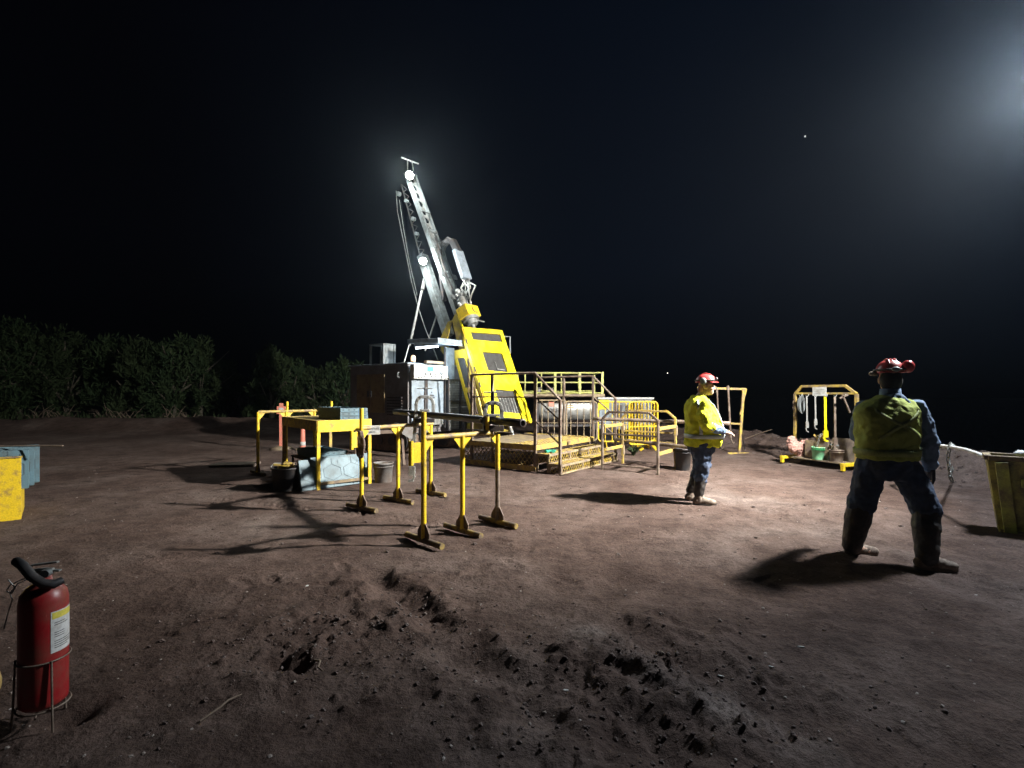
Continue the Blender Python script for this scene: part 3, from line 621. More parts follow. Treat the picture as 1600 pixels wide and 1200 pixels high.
# rotation head
hc = rl(730, 490, 1.95); u_ = MD; mb = MB(); rot = Matrix((MN.cross(MD) * -1, MN, MD)).transposed() if False else None
f_ = (MN + Vector((0, -.15, 0))).normalized()
mb.bar(hc - MD * .17 + MN * .05, hc + MD * .15 + MN * .05, .52, .36, up=MN); hd = mb.build('rotation_head', M['yellow'], rig, bevel=.012)
p = hc + MN * .24; mb = MB(); mb.path([p + MD * .08 + YA * -.02, p - MD * .02 + YA * -.02, p - MD * .08 + YA * .03, p - MD * .08 + YA * .13], .012, 6); mb.build('head_handle', M['dsteel'], hd)
mb = MB(); mb.cyl(hc - MD * .17 + MN * .05, hc - MD * .25 + MN * .05, .22, 20); mb.cyl(hc - MD * .25 + MN * .05, hc - MD * .38 + MN * .05, .15, 20); mb.cyl(hc - MD * .30 + MN * .18, hc - MD * .34 + MN * .22 + YA * .3, .02, 6)
mb.build('rod_chuck', M['steel'], rig); mb = MB(); mb.cyl(hc - MD * .3 + MN * .05, hc - MD * 3.6 + MN * .05, .045, 12); mb.build('drill_string', M['steel'], rig)
mb = MB()
for k in range(6): mb.ell(hc + MD * (.3 + .09 * k) + MN * random.uniform(-.12, .1) + YA * random.uniform(-.15, .15), random.uniform(.04, .08), 8, 6)
mb.cyl(hc + MD * .15 + MN * .0, hc + MD * .5, .09, 12); mb.build('hydraulic_motor', M['steel'], rig)
# yellow guard: front frame with three openings, side frame
TL, TR, BR, BL = at(723, 512, 12.5), at(784, 517, 13.4), at(831, 659, 12.9), at(766, 653, 12.0)
TL, TR, BR, BL = [local(rig, p) for p in (TL, TR, BR, BL)]
wins = [(.15, .91, .045, .135), (.29, .79, .265, .475), (.31, .80, .68, .925)]
mb = MB(); PF = mb.holes([TL, TR, BR, BL], wins); gd = mb.build('guard_door', M['guard'], rig, solid=.045)
gn = (TR - TL).cross(BL - TL).normalized()
if gn.x < 0: gn = -gn
for (u0_, u1_, v0_, v1_) in wins:
    MB().add([PF(u0_, v0_) - gn * .03, PF(u1_, v0_) - gn * .03, PF(u1_, v1_) - gn * .03, PF(u0_, v1_) - gn * .03], [(0, 1, 2, 3)]).build('guard_pane', M['mesh'], gd, solid=.006)
mb = MB()
u0_, u1_, v0_, v1_ = wins[2]
for k in range(1, 7): mb.cyl(PF(u0_ + (u1_ - u0_) * k / 7, v0_ + .07) - gn * .01, PF(u0_ + (u1_ - u0_) * k / 7, v1_) - gn * .01, .006, 5)
mb.build('pane_wire', M['steel'], gd); mb = MB(); mb.bar(PF(.54, .36) + gn * .0, PF(.545, .455), .012, .012); mb.bar(PF(.54, .445), PF(.72, .45), .03, .02)
mb.build('latch_bracket', M['steel'], gd)
mb = MB(); mb.bar(PF(0, .0) - gn * .05, PF(0, 1) - gn * .05, .05, .09, up=gn); mb.bar(PF(1, .0) - gn * .05, PF(1, 1) - gn * .05, .05, .09, up=gn); mb.bar(PF(0, 1) - gn * .05, PF(1, 1) - gn * .05, .05, .09, up=gn); mb.bar(PF(0, 0) - gn * .05, PF(1, 0) - gn * .05, .05, .09, up=gn)
mb.build('guard_frame', M['yellow'], gd)
ex_, ey_ = (TR - TL).normalized(), -(BL - TL).normalized(); ez_ = ex_.cross(ey_).normalized(); ey_ = ez_.cross(ex_)
Mx = Matrix((ex_, ey_, ez_)).transposed().to_4x4(); Mx.translation = PF(.80, .245) + gn * .027; text('12', .16, M['dsteel'], gd, Mx, name='guard_number')
# hinges up the left edge, latch bar at right
for v_ in (.14, .45, .62, .85): MB().cyl(PF(-.02, v_) + gn * .02, PF(-.02, v_ + .05) + gn * .02, .02, 8).build('guard_hinge', M['dsteel'], gd)
q0 = local(rig, at(787, 526, 13.6)); q1 = local(rig, at(797, 526, 13.7)); q2 = local(rig, at(797, 552, 13.6)); q3 = local(rig, at(790, 555, 13.4))
MB().path([q0, q1, q2, q3], .022, 8).build('side_grab_rail', M['lsteel'], rig)
# side frame, inner face darker yellow
S1, S2, S3, S4 = [local(rig, p) for p in (at(719, 520, 12.55), at(742, 600, 12.2), at(735, 655, 12.4), at(706, 560, 13.2))]
mb = MB(); SW = [(.28, .72, .3, .85)]; PS = mb.holes([local(rig, at(708, 548, 13.3)), local(rig, at(728, 545, 12.48)), local(rig, at(757, 655, 12.05)), local(rig, at(737, 655, 12.9))], [(.2, .75, .12, .55), (.2, .75, .62, .93)])
sg = mb.build('side_guard', M['yellow'], rig, solid=.04)
for (a0, a1, b0, b1) in ((.2, .75, .12, .55), (.2, .75, .62, .93)): MB().add([PS(a0, b0), PS(a1, b0), PS(a1, b1), PS(a0, b1)], [(0, 1, 2, 3)]).build('side_pane', M['mesh'], sg, solid=.005)
mb = MB()
for k in range(5): mb.path([local(rig, at(726 + 2 * k + 14 * t_ + 2 * math.sin(9 * t_ + k), 560 + 95 * t_, 11.98 - .02 * k)) for t_ in [i / 8 for i in range(9)]], .011, 6)
mb.build('guard_hose', M['rust'], rig)
# front jacks
for y in (0.2, 1.7):
    mb = MB(); mb.cyl((.25, y, .35), (.25, y, .9), .07, 14); mb.cyl((.25, y, .02), (.25, y, .4), .045, 12); mb.cyl((.25, y, 0), (.25, y, .04), .16, 18); mb.build('levelling_jack', M['dsteel'], rig)
mb = MB(); mb.bx(0, 1.2, 1.8, 1.95, .55, .7); mb.bx(0, 1.2, 2.2, 2.35, .55, .7); mb.bx(1.1, 1.3, 1.75, 2.4, .5, .85); mb.build('mast_cradle', M['olive'], rig)

# ================================================================== ACCESS PLATFORM (same orientation as the rig)
PO = RO + Matrix.Rotation(RZ, 3, 'Z') @ Vector((3.87, -0.26, 0)); PO.z = 0
plat = thing('access_platform', 'muddy yellow expanded metal platform with handrails and two wide steps beside the drill rig', 'platform', PO, RZ)
# local: x forward (steps), y across 0..2.34 ; deck -1.6..0 ; z .5
def lattice(mb, o, u, v, lu, lv, cell, w=.010, dep=.006):      # diamond mesh of flat strands clipped to a rectangle
    u = Vector(u); v = Vector(v); o = Vector(o); nu = int(round(lu / cell)); nv = max(1, int(round(lv / (cell * .55)))); cu, cv = lu / nu, lv / nv
    for i in range(nu):
        for j in range(nv):
            q = o + u * cu * i + v * cv * j; fl = (j % 2 == 0)
            a = q + u * cu * .5; b_ = q + v * cv; c = q + u * cu + v * cv; d2 = q; e = q + u * cu; f2 = q + u * cu * .5 + v * cv
            if fl: mb.bar(a, b_, w, dep); mb.bar(a, c, w, dep)
            else: mb.bar(d2, f2, w, dep); mb.bar(e, f2, w, dep)
mb = MB(); mb.bx(-1.9, 0, 0, 2.34, .462, .492); mb.build('deck', M['ypale'], plat)
mb = MB(); lattice(mb, (-.62, 0.0, .502), (1, 0, 0), (0, 1, 0), .62, 2.34, .09, .012, .008); mb.build('deck_mesh', M['yworn'], plat)
mb = MB()
for (p, q) in (((-1.9, 0, .46), (0, 0, .46)), ((0, 0, .46), (0, 2.34, .46)), ((-1.9, 2.34, .46), (0, 2.34, .46)), ((-1.9, 0, .06), (0, 0, .06))): mb.bar(p, q, .05, .10, up=(0, 0, 1))
mb.build('deck_frame', M['yworn'], plat, bevel=.004)
mb = MB(); lattice(mb, (-1.86, .0, .10), (1, 0, 0), (0, 0, 1), 1.82, .30, .10, .017); mb.build('side_mesh', M['yworn'], plat)
for i, (x0, x1, zt) in enumerate(((0.03, .30, .345), (.31, .58, .175))):
    st = MB().bx(x0, x1, 0, 2.34, zt - .02, zt).build('step', M['ypale'], plat, bevel=.003)
    mb = MB(); lattice(mb, (x1, 0.02, .02 if i else .18), (0, 1, 0), (0, 0, 1), 2.30, .15, .085, .015); lattice(mb, (x0, .0, zt + .006), (1, 0, 0), (0, 1, 0), .27, 2.34, .09, .010)
    lattice(mb, (x0, 0.0, .02 if i else .18), (1, 0, 0), (0, 0, 1), .27, .15, .075, .011)
    mb.build('step_mesh', M['yworn'], st)
    mb = MB()
    for y in (0, .8, 1.55, 2.34): mb.bar((x1 - .01, y, 0), (x1 - .01, y, zt), .035, .035); mb.bar((x0 + .02, y, 0), (x0 + .02, y, zt), .03, .03)
    mb.bar((x1, 0, zt - .01), (x1, 2.34, zt - .01), .03, .04); mb.bar((x1, 0, max(.02, zt - .165)), (x1, 2.34, max(.02, zt - .165)), .025, .03); mb.bar((x0, 0, zt - .01), (x1, 0, zt - .01), .03, .04)
    mb.build('step_frame', M['ypale'], st)
def rail(pts, r_=.021, m_=None, name='handrail'): MB().path(pts, r_, 10).build(name, m_ or M['rail'], plat)
for y, w in ((0, 0), (2.34, 1)):
    x0 = -1.6 if w == 0 else -1.6
    rail([(x0, y, 1.88), (0, y, 1.88), (.56, y, 1.36)], .024)
    rail([(x0, y, 1.42), (0, y, 1.42), (.56, y, .98)], .015); rail([(x0, y, .70), (0, y, .95), (.56, y, .50)] if 0 else [(0, y, .97), (.56, y, .55)], .015)
    for x in ((x0, -1.05, 0) if w == 0 else (x0, -.77, 0)): MB().bar((x, y, .10 if w == 0 else .46), (x, y, 1.88), .045, .045).build('rail_post', M['rail'], plat)
    MB().bar((.55, y, 0), (.55, y, 1.38), .045, .045).build('rail_post', M['rail'], plat)
rail([(-1.6, 0, .74), (0, 0, .70)], .012)
# green rubber gloves dropped on the step
gl = MB(); 
for (cx, cy, a) in ((0, 0, .3), (.09, .05, 1.1)):
    rt = Matrix.Rotation(a, 3, 'Z'); gl.ell(Vector((cx, cy, .022)), (.07, .045, .02), 12, 8, rot=rt)
    for k in range(4): gl.limb([Vector((cx, cy, .02)) + rt @ Vector((.05, -.03 + .02 * k, 0)), Vector((cx, cy, .018)) + rt @ Vector((.12 - .01 * abs(k - 1.5), -.042 + .028 * k, .005))], [.012, .009], 6)
    gl.limb([Vector((cx, cy, .02)) + rt @ Vector((0, .03, 0)), Vector((cx, cy, .03)) + rt @ Vector((.04, .075, .005))], [.013, .010], 6); gl.cyl(Vector((cx, cy, .022)) + rt @ Vector((-.05, 0, 0)), Vector((cx, cy, .024)) + rt @ Vector((-.13, 0, 0)), .03, 10, .036)
gp_ = PO + Matrix.Rotation(RZ, 3, 'Z') @ Vector((.15, .30, .358)); g = gl.build('rubber_gloves', M['teal']); g.location = gp_; g.rotation_euler = (0, 0, .4)
tag(g, 'pair of green rubber gloves left on the upper platform step', 'gloves')

# ================================================================== PIPE STANDS
def pipe_stand(loc, ang, legs, label, tall=True, bar_end=None, pegs=(), box=True, hb=1.05, mud=()):
    loc = Vector(loc); zs = []
    for x in legs:
        for y in (-.28, 0, .28): q = Matrix.Rotation(ang, 3, 'Z') @ Vector((x, y, 0)); zs.append(gz(loc.x + q.x, loc.y + q.y))
    loc.z = max(zs) * .6 + sum(zs) / len(zs) * .4
    t = thing('pipe_stand', label, 'pipe stand', loc, ang, 'yellow pipe stands with T shaped feet')
    be = bar_end if bar_end is not None else legs[-1]
    MB().cyl((0.0, 0, hb), (be, 0, hb), .027, 14).build('cross_bar', M['yworn'], t)
    for i, x in enumerate(legs):
        top = 1.31 if (i == 0 and tall) else hb + (.0 if i < len(legs) - 1 else -.02)
        lg = MB().cyl((x, 0, .04), (x, 0, top), .027, 14).build('leg', M['rail'] if i in mud else M['yellow'], t)
        MB().cyl((x, -.30, .03), (x, .30, .03), .031, 14).build('foot_tube', M['foot'], lg)
        MB().prism([(x, -.10, .05), (x, .10, .05), (x, .10, .11), (x, .035, .20), (x, -.035, .20), (x, -.10, .11)], (.012, 0, 0)).build('foot_gusset', M['rust'], lg)
        gg = MB()
        if i > 0: gg.prism([(x - .02, .0, hb - .02), (x - .13, 0, hb - .02), (x - .02, 0, hb - .15)], (0, .008, 0))
        if i < len(legs) - 1: gg.prism([(x + .02, .0, hb - .02), (x + .13, 0, hb - .02), (x + .02, 0, hb - .15)], (0, .008, 0))
        gg.build('gusset', M['yellow'], lg)
        if i in mud: MB().cyl((x, 0, .62), (x, 0, top), .0285, 14).build('upper_paint', M['yellow'], lg)
    for x in pegs: MB().cyl((x, 0, hb), (x, 0, hb + .18), .024, 12).build('end_peg', M['yellow'], t)
    if box:
        bk = MB().bx(-.13, -.028, -.004, .004, .81, 1.01).build('bracket_plate', M['yellow'], t); MB().cyl((-.15, 0, .79), (-.15, 0, 1.03), .024, 12).build('bracket_tube', M['yellow'], bk)
    return t
a1 = math.atan2(.72, .71)
pipe_stand(gp(662, 849) * 1 + Vector((0, 0, gz(-.87, 4.96) - .01)), a1, (0, .50, 1.02), 'yellow pipe stand closest to the camera with its tall post holding a small bracket box', pegs=(.86,), bar_end=.93, mud=(2,))
a2 = math.atan2(1.06, .69)
pipe_stand(gp(565, 796) + Vector((0, 0, gz(-1.93, 6.4) - .01)), math.atan2(1.0, .75), (0, .60, 1.22), 'yellow pipe stand with a white notice and a brown rag on its tall post', pegs=(1.12,), bar_end=1.25)
pipe_stand(Vector((-4.58, 9.0, gz(-4.58, 9) - .01)), math.atan2(.75, .7), (0, .5, 1.05), 'yellow pipe stand farthest left behind the table of core trays', tall=False, pegs=(.52, 1.4), bar_end=1.45, box=False, hb=1.13)
# drill rod across two stands
pa, pb = Vector((.115, 5.19, 1.185)), Vector((-1.86, 7.95, 1.20))
d_ = (pb - pa).normalized(); mb = MB(); mb.lathe([(.030, 0), (.046, 0), (.046, .3), (.044, .31), (.044, 3.05), (.046, 3.06), (.046, (pb - pa).length), (.030, (pb - pa).length), (.030, .4), (.030, 0)], pa, 20, rot=d_.to_track_quat('Z', 'Y').to_matrix(), caps=False)
ro = mb.build('drill_rod', M['dsteel'], loc=pa); tag(ro, 'long dark steel core barrel lying across the two nearest yellow pipe stands', 'drill rod')
def saddle(p, label):
    s = d_.cross(Vector((0, 0, 1))).normalized(); mb = MB(); pts = [p + s * .12 + Vector((0, 0, .02)), p + s * .07 + Vector((0, 0, -.045)), p + Vector((0, 0, -.062)), p - s * .07 + Vector((0, 0, -.045)), p - s * .12 + Vector((0, 0, .02))]
    mb.path(pts, .018, 8); mb.cyl(p + Vector((0, 0, -.07)), p + Vector((0, 0, -.13)), .03, 10)
    o = mb.build('rod_cradle', M['dsteel'], loc=p); tag(o, label, 'rod cradle', 'cradles under the drill rod'); return o
cA, cB = pa.lerp(pb, .19), pa.lerp(pb, .78)
saddle(cA, 'dark curved cradle under the near end of the drill rod'); saddle(cB, 'dark curved cradle under the far end of the drill rod')
def vise(p, w, h, label):
    t = thing('pipe_vise', label, 'pipe vise', p, math.atan2(.36, 1.0) * 0 + .15, 'pipe vises clamped on the drill rod')
    mb = MB(); pr = []
    pts = [(-w / 2, 0, -.09), (-w / 2, 0, h * .62), (-w * .42, 0, h * .86), (-w * .22, 0, h), (w * .22, 0, h), (w * .42, 0, h * .86), (w / 2, 0, h * .62), (w / 2, 0, -.09)]
    for q0, q1 in zip(pts[:-1], pts[1:]): mb.bar(q0, q1, .045, .035, up=(0, 1, 0))
    for q in pts[1:-1]: mb.cyl(Vector(q) + Vector((0, -.0224, 0)), Vector(q) + Vector((0, .0224, 0)), .0178, 12)
    mb.build('yoke', M['steel'], t, bevel=.004)
    sc = MB().cyl((0, 0, .05), (0, 0, h + .13), .012, 10).build('screw', M['dsteel'], t)
    MB().cyl((-.11, 0, h + .12), (.11, .02, h + .12), .008, 8).build('screw_bar', M['steel'], sc)
    MB().bx(-.07, .07, -.05, .05, .045, .075).build('upper_jaw', M['steel'], t, bevel=.006)
    MB().bx(-w / 2 - .02, w / 2 + .02, -.055, .055, -.115, -.055).build('base_jaw', M['dsteel'], t, bevel=.006)
    return t
vise(pa.lerp(pb, .685), .24, .25, 'grey arched pipe vise on the far half of the drill rod'); vise(pa.lerp(pb, .165), .19, .20, 'grey arched pipe vise near the open end of the drill rod')
# notice, rag, hanging wrench
S2 = gp(565, 796); dS = Vector((.6, .8, 0)).normalized() if 0 else Vector((.75, 1.0, 0)).normalized()
c = S2 + dS * .16 + Vector((0, -.035, 1.03)); t = thing('notice_sign', 'small white notice hanging on the bar of the pipe stand with the rag', 'sign', c, math.atan2(.28, 1))
MB().bx(-.115, .115, -.004, .004, -.075, .045).build('sign_board', M['white'], t, bevel=.003)
for k, tx in enumerate(('CABALLETE DE', 'TUBOS')):
    text(tx, .031, M['groove'], t, loc=(0, -.0055, -.008 - .042 * k), rot=(R(90), 0, 0), align='CENTER')
mb = MB(); r_ = random.Random(5); base = S2 + Vector((-.01, -.035, 0))
for k in range(9):
    x = -.045 + .011 * k; mb.path([base + Vector((x * .5, .012 * math.sin(k), 1.02)), base + Vector((x, .01 * math.cos(k * 2), .93)), base + Vector((x * 1.1 + .01, .012 * math.sin(k * 3), .84)), base + Vector((x * .8, 0, .76 - r_.random() * .10))], [.012, .018, .02, .011], 7)
o = mb.build('work_rag', M['rag'], loc=base + Vector((0, 0, 1.02))); fuse(o, .009, 2, .01, .04); tag(o, 'crumpled brown rag tied round the tall post of a pipe stand', 'rag')
def wrench(mb, top, bot, w=.03, hook=True, head_low=True):
    top, bot = Vector(top), Vector(bot); d = (bot - top).normalized(); s = d.cross(Vector((0, 1, 0))).normalized(); h = bot if head_low else top; k = 1 if head_low else -1; L_ = (bot - top).length
    mb.bar(top, bot, w * .5, w, up=s)
    mb.bar(h - d * .10 * k, h + d * .03 * k, w * .9, w * 1.9, up=s)
    mb.bar(h + d * .03 * k - s * w * .9, h + d * .10 * k - s * w * .3, w * .8, w * .7, up=s); mb.bar(h + d * .09 * k - s * w * .7, h + d * .11 * k + s * w * .9, w * .8, w * .7, up=s)
    mb.cyl(h - d * .02 * k - s * w * 1.1, h - d * .02 * k + s * w * 1.1, w * .42, 8)
tp = S2 + dS * .93 + Vector((0, -.045, 1.10)); mb = MB(); wrench(mb, tp + Vector((-.05, -.01, -.75)), tp, .045, head_low=False); mb.lathe([(.02, -.012), (.055, -.012), (.055, .012), (.02, .012), (.02, -.012)], tp + Vector((0, -.02, -.04)), 16, rot=Matrix.Rotation(R(90), 3, 'X'), caps=False)
o = mb.build('chain_wrench', M['steel'], loc=tp); tag(o, 'long grey chain wrench hanging from the bar behind the white notice', 'wrench')

# ================================================================== TRAY TABLE
ta = math.atan2(.65, .76); TO = Vector((-3.01, 7.75, gz(-3.01, 7.75) - .01)); tab = thing('tray_table', 'yellow steel table with a deep apron stacked with light blue core trays', 'table', TO, ta)
for (x, y) in ((0, 0), (.84, 0), (0, 1.74), (.84, 1.74)): MB().bx(x - .027, x + .027, y - .027, y + .027, 0, 1.08).build('leg', M['yworn'] if y else M['yellow'], tab, bevel=.004)
MB().bx(-.02, .86, -.034, -.022 + .01, .90, 1.085).build('apron', M['yellow'], tab, bevel=.003); MB().bx(-.034, -.024, -.02, 1.76, .92, 1.085).build('apron', M['yworn'], tab, bevel=.003)
MB().bx(.866, .876, -.02, 1.76, .92, 1.085).build('apron', M['yworn'], tab, bevel=.003); MB().bx(-.02, .86, 1.765, 1.775, .92, 1.085).build('apron', M['yworn'], tab)
MB().bx(-.02, .86, -.008, 1.76, 1.062, 1.078).build('tabletop', M['yworn'], tab)
for y in (0, 1.74): MB().bx(.03, .81, y - .02, y + .02, .08, .12).build('lower_rail', M['ypale'], tab)
for x in (0, .84): MB().bx(x - .02, x + .02, .03, 1.71, .16, .20).build('lower_rail', M['ypale'], tab)
def tray_mesh(parent):
    mb = MB(); W_, L_, H_ = .46, 1.02, .062; mb.bx(-W_ / 2, W_ / 2, 0, L_, 0, .008)
    for k in range(6): x = -W_ / 2 + W_ * k / 5; mb.bx(x - .005, x + .005, .008, L_ - .008, .006, H_ - (.004 if 0 < k < 5 else 0))
    for y in (.004, L_ - .004): mb.bx(-W_ / 2, W_ / 2, y - .005, y + .005, .006, H_ - .002)
    mb.build('tray_body', M['tray'], parent, bevel=.0015)
    g = MB()
    for k in range(5): x = -W_ / 2 + W_ * (k + .5) / 5; g.bx(x - .012, x + .012, -.0035, -.001, .020, .044)
    g.bx(-W_ / 2 + .03, W_ / 2 - .03, -.003, -.0012, .052, .056)
    # hexagonal outlines under the tray
    for j in range(3):
        cy = .18 + j * .33; hx = [(-.06, -.14), (.06, -.14), (.13, 0), (.06, .14), (-.06, .14), (-.13, 0)]
        for a_, b_ in zip(hx, hx[1:] + hx[:1]): g.bar((a_[0], cy + a_[1], -.0015), (b_[0], cy + b_[1], -.0015), .007, .003, up=(0, 0, 1))
        for s in (-1, 1): g.bar((.13 * s, cy, -.0015), (.225 * s, cy, -.0015), .007, .003, up=(0, 0, 1)); g.bx(.16 * s - .03, .16 * s + .03, cy + .10, cy + .105, -.003, -.001)
    g.build('tray_groove', M['groove'], parent)
TRG = 'light blue core trays'
tray0 = thing('core_tray', 'lowest light blue core tray of the stack on the yellow table', 'core tray', (0, 0, 0), 0, TRG); tray_mesh(tray0)
def put_tray(label, loc, rot, first=False):
    o = tray0 if first else copy_tree(tray0); o['label'] = label; o.location = loc; o.rotation_euler = rot; return o
def tl(x, y, z): return TO + Matrix.Rotation(ta, 3, 'Z') @ Vector((x, y, z))
for k, nm in enumerate(('lowest light blue core tray of the stack on the yellow table', 'middle light blue core tray of the stack on the yellow table', 'topmost light blue core tray of the stack on the yellow table')):
    put_tray(nm, tl(.575 + .004 * k, -.02 + .012 * k, 1.080 + .0635 * k), (0, 0, ta + .02 * (k - 1)), first=(k == 0))
# leaning trays: undersides towards the camera
def lean(label, x, y, z, ang, tilt, back):
    o = copy_tree(tray0); o['label'] = label
    m = Matrix.Rotation(ta + ang, 4, 'Z') @ Matrix.Rotation(R(-tilt), 4, 'X') @ Matrix(((0, 1, 0, 0), (0, 0, 1, 0), (1, 0, 0, 0), (0, 0, 0, 1)))
    # tray length -> local x, tray height -> local y (underside faces -y), tray width -> local z
    m.translation = tl(x, y, z); o.matrix_world = m; return o
lean('light blue core tray leaning in front between the table legs, patterned underside showing', -.12, .10, .27, 0, 12, 0)
lean('light blue core tray leaning at the left corner beside the black tub', -.26, .03, .25, .06, 16, 0)
for k, nm in enumerate(('lower core tray lying flat under the table behind the leaning trays', 'upper core tray lying flat under the table behind the leaning trays')):
    put_tray(nm, tl(.35 + .03 * k, .35, .42 + .0635 * k), (0, 0, ta + .04 * k))
MB_ = MB().bx(.03, .81, .30, 1.45, .385, .415).build('shelf', M['rust'], tab); 
mb = MB()
for x in (.05, .79):
    for y in (.35, 1.4): mb.bx(x - .015, x + .015, y - .015, y + .015, .18, .385)
    mb.bx(x - .015, x + .015, .03, 1.71, .17, .19)
mb.build('shelf_post', M['rust'], tab)
# black tub with yellow offcuts
tu = thing('black_tub', 'black plastic tub full of yellow scraps standing left of the tray table', 'tub', Vector((-3.50, 7.72, gz(-3.5, 7.7) - .01)))
MB().lathe([(.165, 0), (.17, .01), (.20, .33), (.215, .335), (.215, .355), (.19, .355), (.185, .05), (.0, .05)], (0, 0, 0), 28).build('tub_body', M['black'], tu)
mb = MB(); r_ = random.Random(3)
for k in range(7): mb.box((r_.uniform(-.08, .08), r_.uniform(-.08, .08), .35 + .012 * k), (r_.uniform(.1, .24), r_.uniform(.05, .1), .02), Matrix.Rotation(r_.uniform(-.5, .5), 3, 'Z') @ Matrix.Rotation(r_.uniform(-.15, .15), 3, 'Y'))
mb.build('yellow_scraps', M['yworn'], tu); MB().path([(-.21, 0, .34), (-.23, 0, .36), (-.2, .05, .41), (-.12, .1, .40)], .006, 6).build('tub_handle', M['steel'], tu)
# grey bucket
def bucket(p, r, h, body, rimm, label, cat='bucket', name='bucket', handle=True, fill=None, grp=None):
    t = thing(name, label, cat, p, 0, grp)
    MB().lathe([(r * .82, 0), (r * .84, .006), (r * .97, h * .93), (r * 1.03, h * .93), (r * 1.03, h), (r * .93, h), (r * .8, .03), (0, .03)], (0, 0, 0), 28).build('bucket_body', body, t)
    MB().lathe([(r * 1.03, h * .80), (r * 1.05, h * .80), (r * 1.05, h * .83), (r * 1.0, h * .83)], (0, 0, 0), 28).build('bucket_rim', rimm, t)
    if fill: mb = MB(); mb.lathe([(0, h * .86), (r * .9, h * .84), (r * .9, h * .8), (0, h * .8)], (0, 0, 0), 20, caps=False); mb.ell((r * .2, 0, h * .88), (r * .5, r * .3, h * .12), 10, 6); mb.build('bucket_contents', fill, t)
    return t
bucket(gp(599, 753), .165, .33, M['greyp'], M['greyp'], 'grey mud stained bucket standing right of the tray table', fill=M['rust'])
# trestle with offcuts behind the table
t = thing('low_trestle', 'low dark trestle with a tilted grey trough standing behind the tray table', 'trestle', Vector((-2.9, 10.3, 0)), .5)
mb = MB(); mb.bx(-.35, .75, -.12, .12, .66, .72); mb.build('trestle_top', M['rust'], t)
for x in (-.28, .62):
    for s in (-1, 1): MB().bar((x, s * .06, .66), (x, s * .22, 0), .05, .05).build('leg', M['rust'], t)
mb = MB(); mb.prism([(.55, -.2, .86), (.95, -.2, .74), (.78, -.2, .52), (.45, -.2, .74)], (0, .02, 0)); mb.prism([(.55, -.2, .86), (.45, -.2, .74), (.45, .2, .74), (.55, .2, .86)], (.02, 0, .0)); mb.build('trough', M['greyp'], t)

# ================================================================== ROADSIDE MARKERS
def delineator(p, h, label, w):
    t = thing('delineator_post', label, 'marker post', p, .2, 'orange marker posts')
    mb = MB(); mb.bx(-.05, .05, -.012, .012, .04, h - .25); mb.build('post_blade', M['orange'], t, bevel=.004)
    mb = MB(); mb.bx(-.11, .11, -.02, .02, h - .28, h - .08); mb.bx(-.05, .05, -.02, .02, h - .08, h); hd = mb.build('marker_head', M['orange'], t, bevel=.005)
    MB().bx(-.06, .06, -.026, -.02, h - .24, h - .12).build('reflector', M['white'], hd)
    bs = MB(); bs.lathe([(.30, 0), (.29, .04), (.12, .09), (.0, .09)], (0, 0, 0), 8); bs.build('base_weight', M['ypale'], t); return t
delineator(Vector((-6.1, 13.2, gz(-6.1, 13.2))), 1.22, 'pale orange marker post with a square head standing left of the rig', .3)
c = Vector((-5.45, 13.0, gz(-5.45, 13))); t = thing('traffic_cone', 'narrow orange traffic cone seen between the table legs', 'traffic cone', c)
MB().lathe([(.075, .03), (.05, .62), (.045, .68), (.0, .68)], (0, 0, 0), 20).build('cone_body', M['orange'], t); MB().bx(-.13, .13, -.13, .13, 0, .035).build('cone_base', M['ypale'], t, bevel=.01); MB().lathe([(.0735, .12), (.069, .22)], (0, 0, 0), 20, caps=False).build('reflective_band', M['white'], t, solid=.002)
o = MB().box((0, 0, .02), (.85, .45, .05), Matrix.Rotation(.2, 3, 'Z')).build('concrete_slab', M['wood'], bevel=.01); o.location = gp(368, 728) + Vector((0, 0, gz(-5.1, 10) + .0)); tag(o, 'flat grey slab lying on the earth left of the pipe stand', 'slab')

# ================================================================== ROD RACK right of the platform
RK = gp(1028, 742); rk = thing('rod_rack', 'muddy yellow two level rod rack with chamfered end frames beside the steps', 'rod rack', RK, RZ)
for y, m_ in ((0, M['rail']), (.95, M['yworn'])):
    mb = MB(); pts = [(0, y, 0), (0, y, .99), (-.17, y, 1.13), (-.98, y, 1.13), (-1.12, y, .99), (-1.12, y, 0)]
    for a_, b_ in zip(pts[:-1], pts[1:]): mb.bar(a_, b_, .042, .042, up=(0, 1, 0))
    mb.bar((-1.12, y, .70), (0, y, .70), .03, .035); mb.bar((-1.12, y, .10 if y == 0 else .5), (0, y, .10 if y == 0 else .5), .025, .03); mb.build('end_frame', m_, rk, bevel=.004)
for x in (0, -1.12):
    for z in (.84, .38): MB().bar((x, .03, z), (x, .90, z), .05, .06, up=(0, 0, 1)).build('cross_arm', M['yworn'], rk, bevel=.004)
    for z in (.78, .32): MB().bx(x - .03, x + .03, .93, .99, z - .12, z + .07).build('arm_bracket', M['ypale'], rk)
for (p, q, lab) in ((Vector((4.12, 9.42, .925)), Vector((1.78, 10.95, .935)), 'upper grey brown drill pipe resting across the rod rack'), (Vector((3.45, 9.30, .47)), Vector((2.28, 11.0, .48)), 'lower grey brown drill pipe resting across the rod rack')):
    mb = MB(); d = (q - p).normalized(); Lp = (q - p).length; mb.lathe([(.026, 0), (.04, 0), (.04, .2), (.037, .21), (.037, Lp - .2), (.04, Lp - .19), (.04, Lp), (.026, Lp), (.026, .3)], p, 16, rot=d.to_track_quat('Z', 'Y').to_matrix(), caps=False)
    o = mb.build('drill_pipe', M['rail'], loc=p); tag(o, lab, 'drill pipe', 'drill pipes on the rod rack')
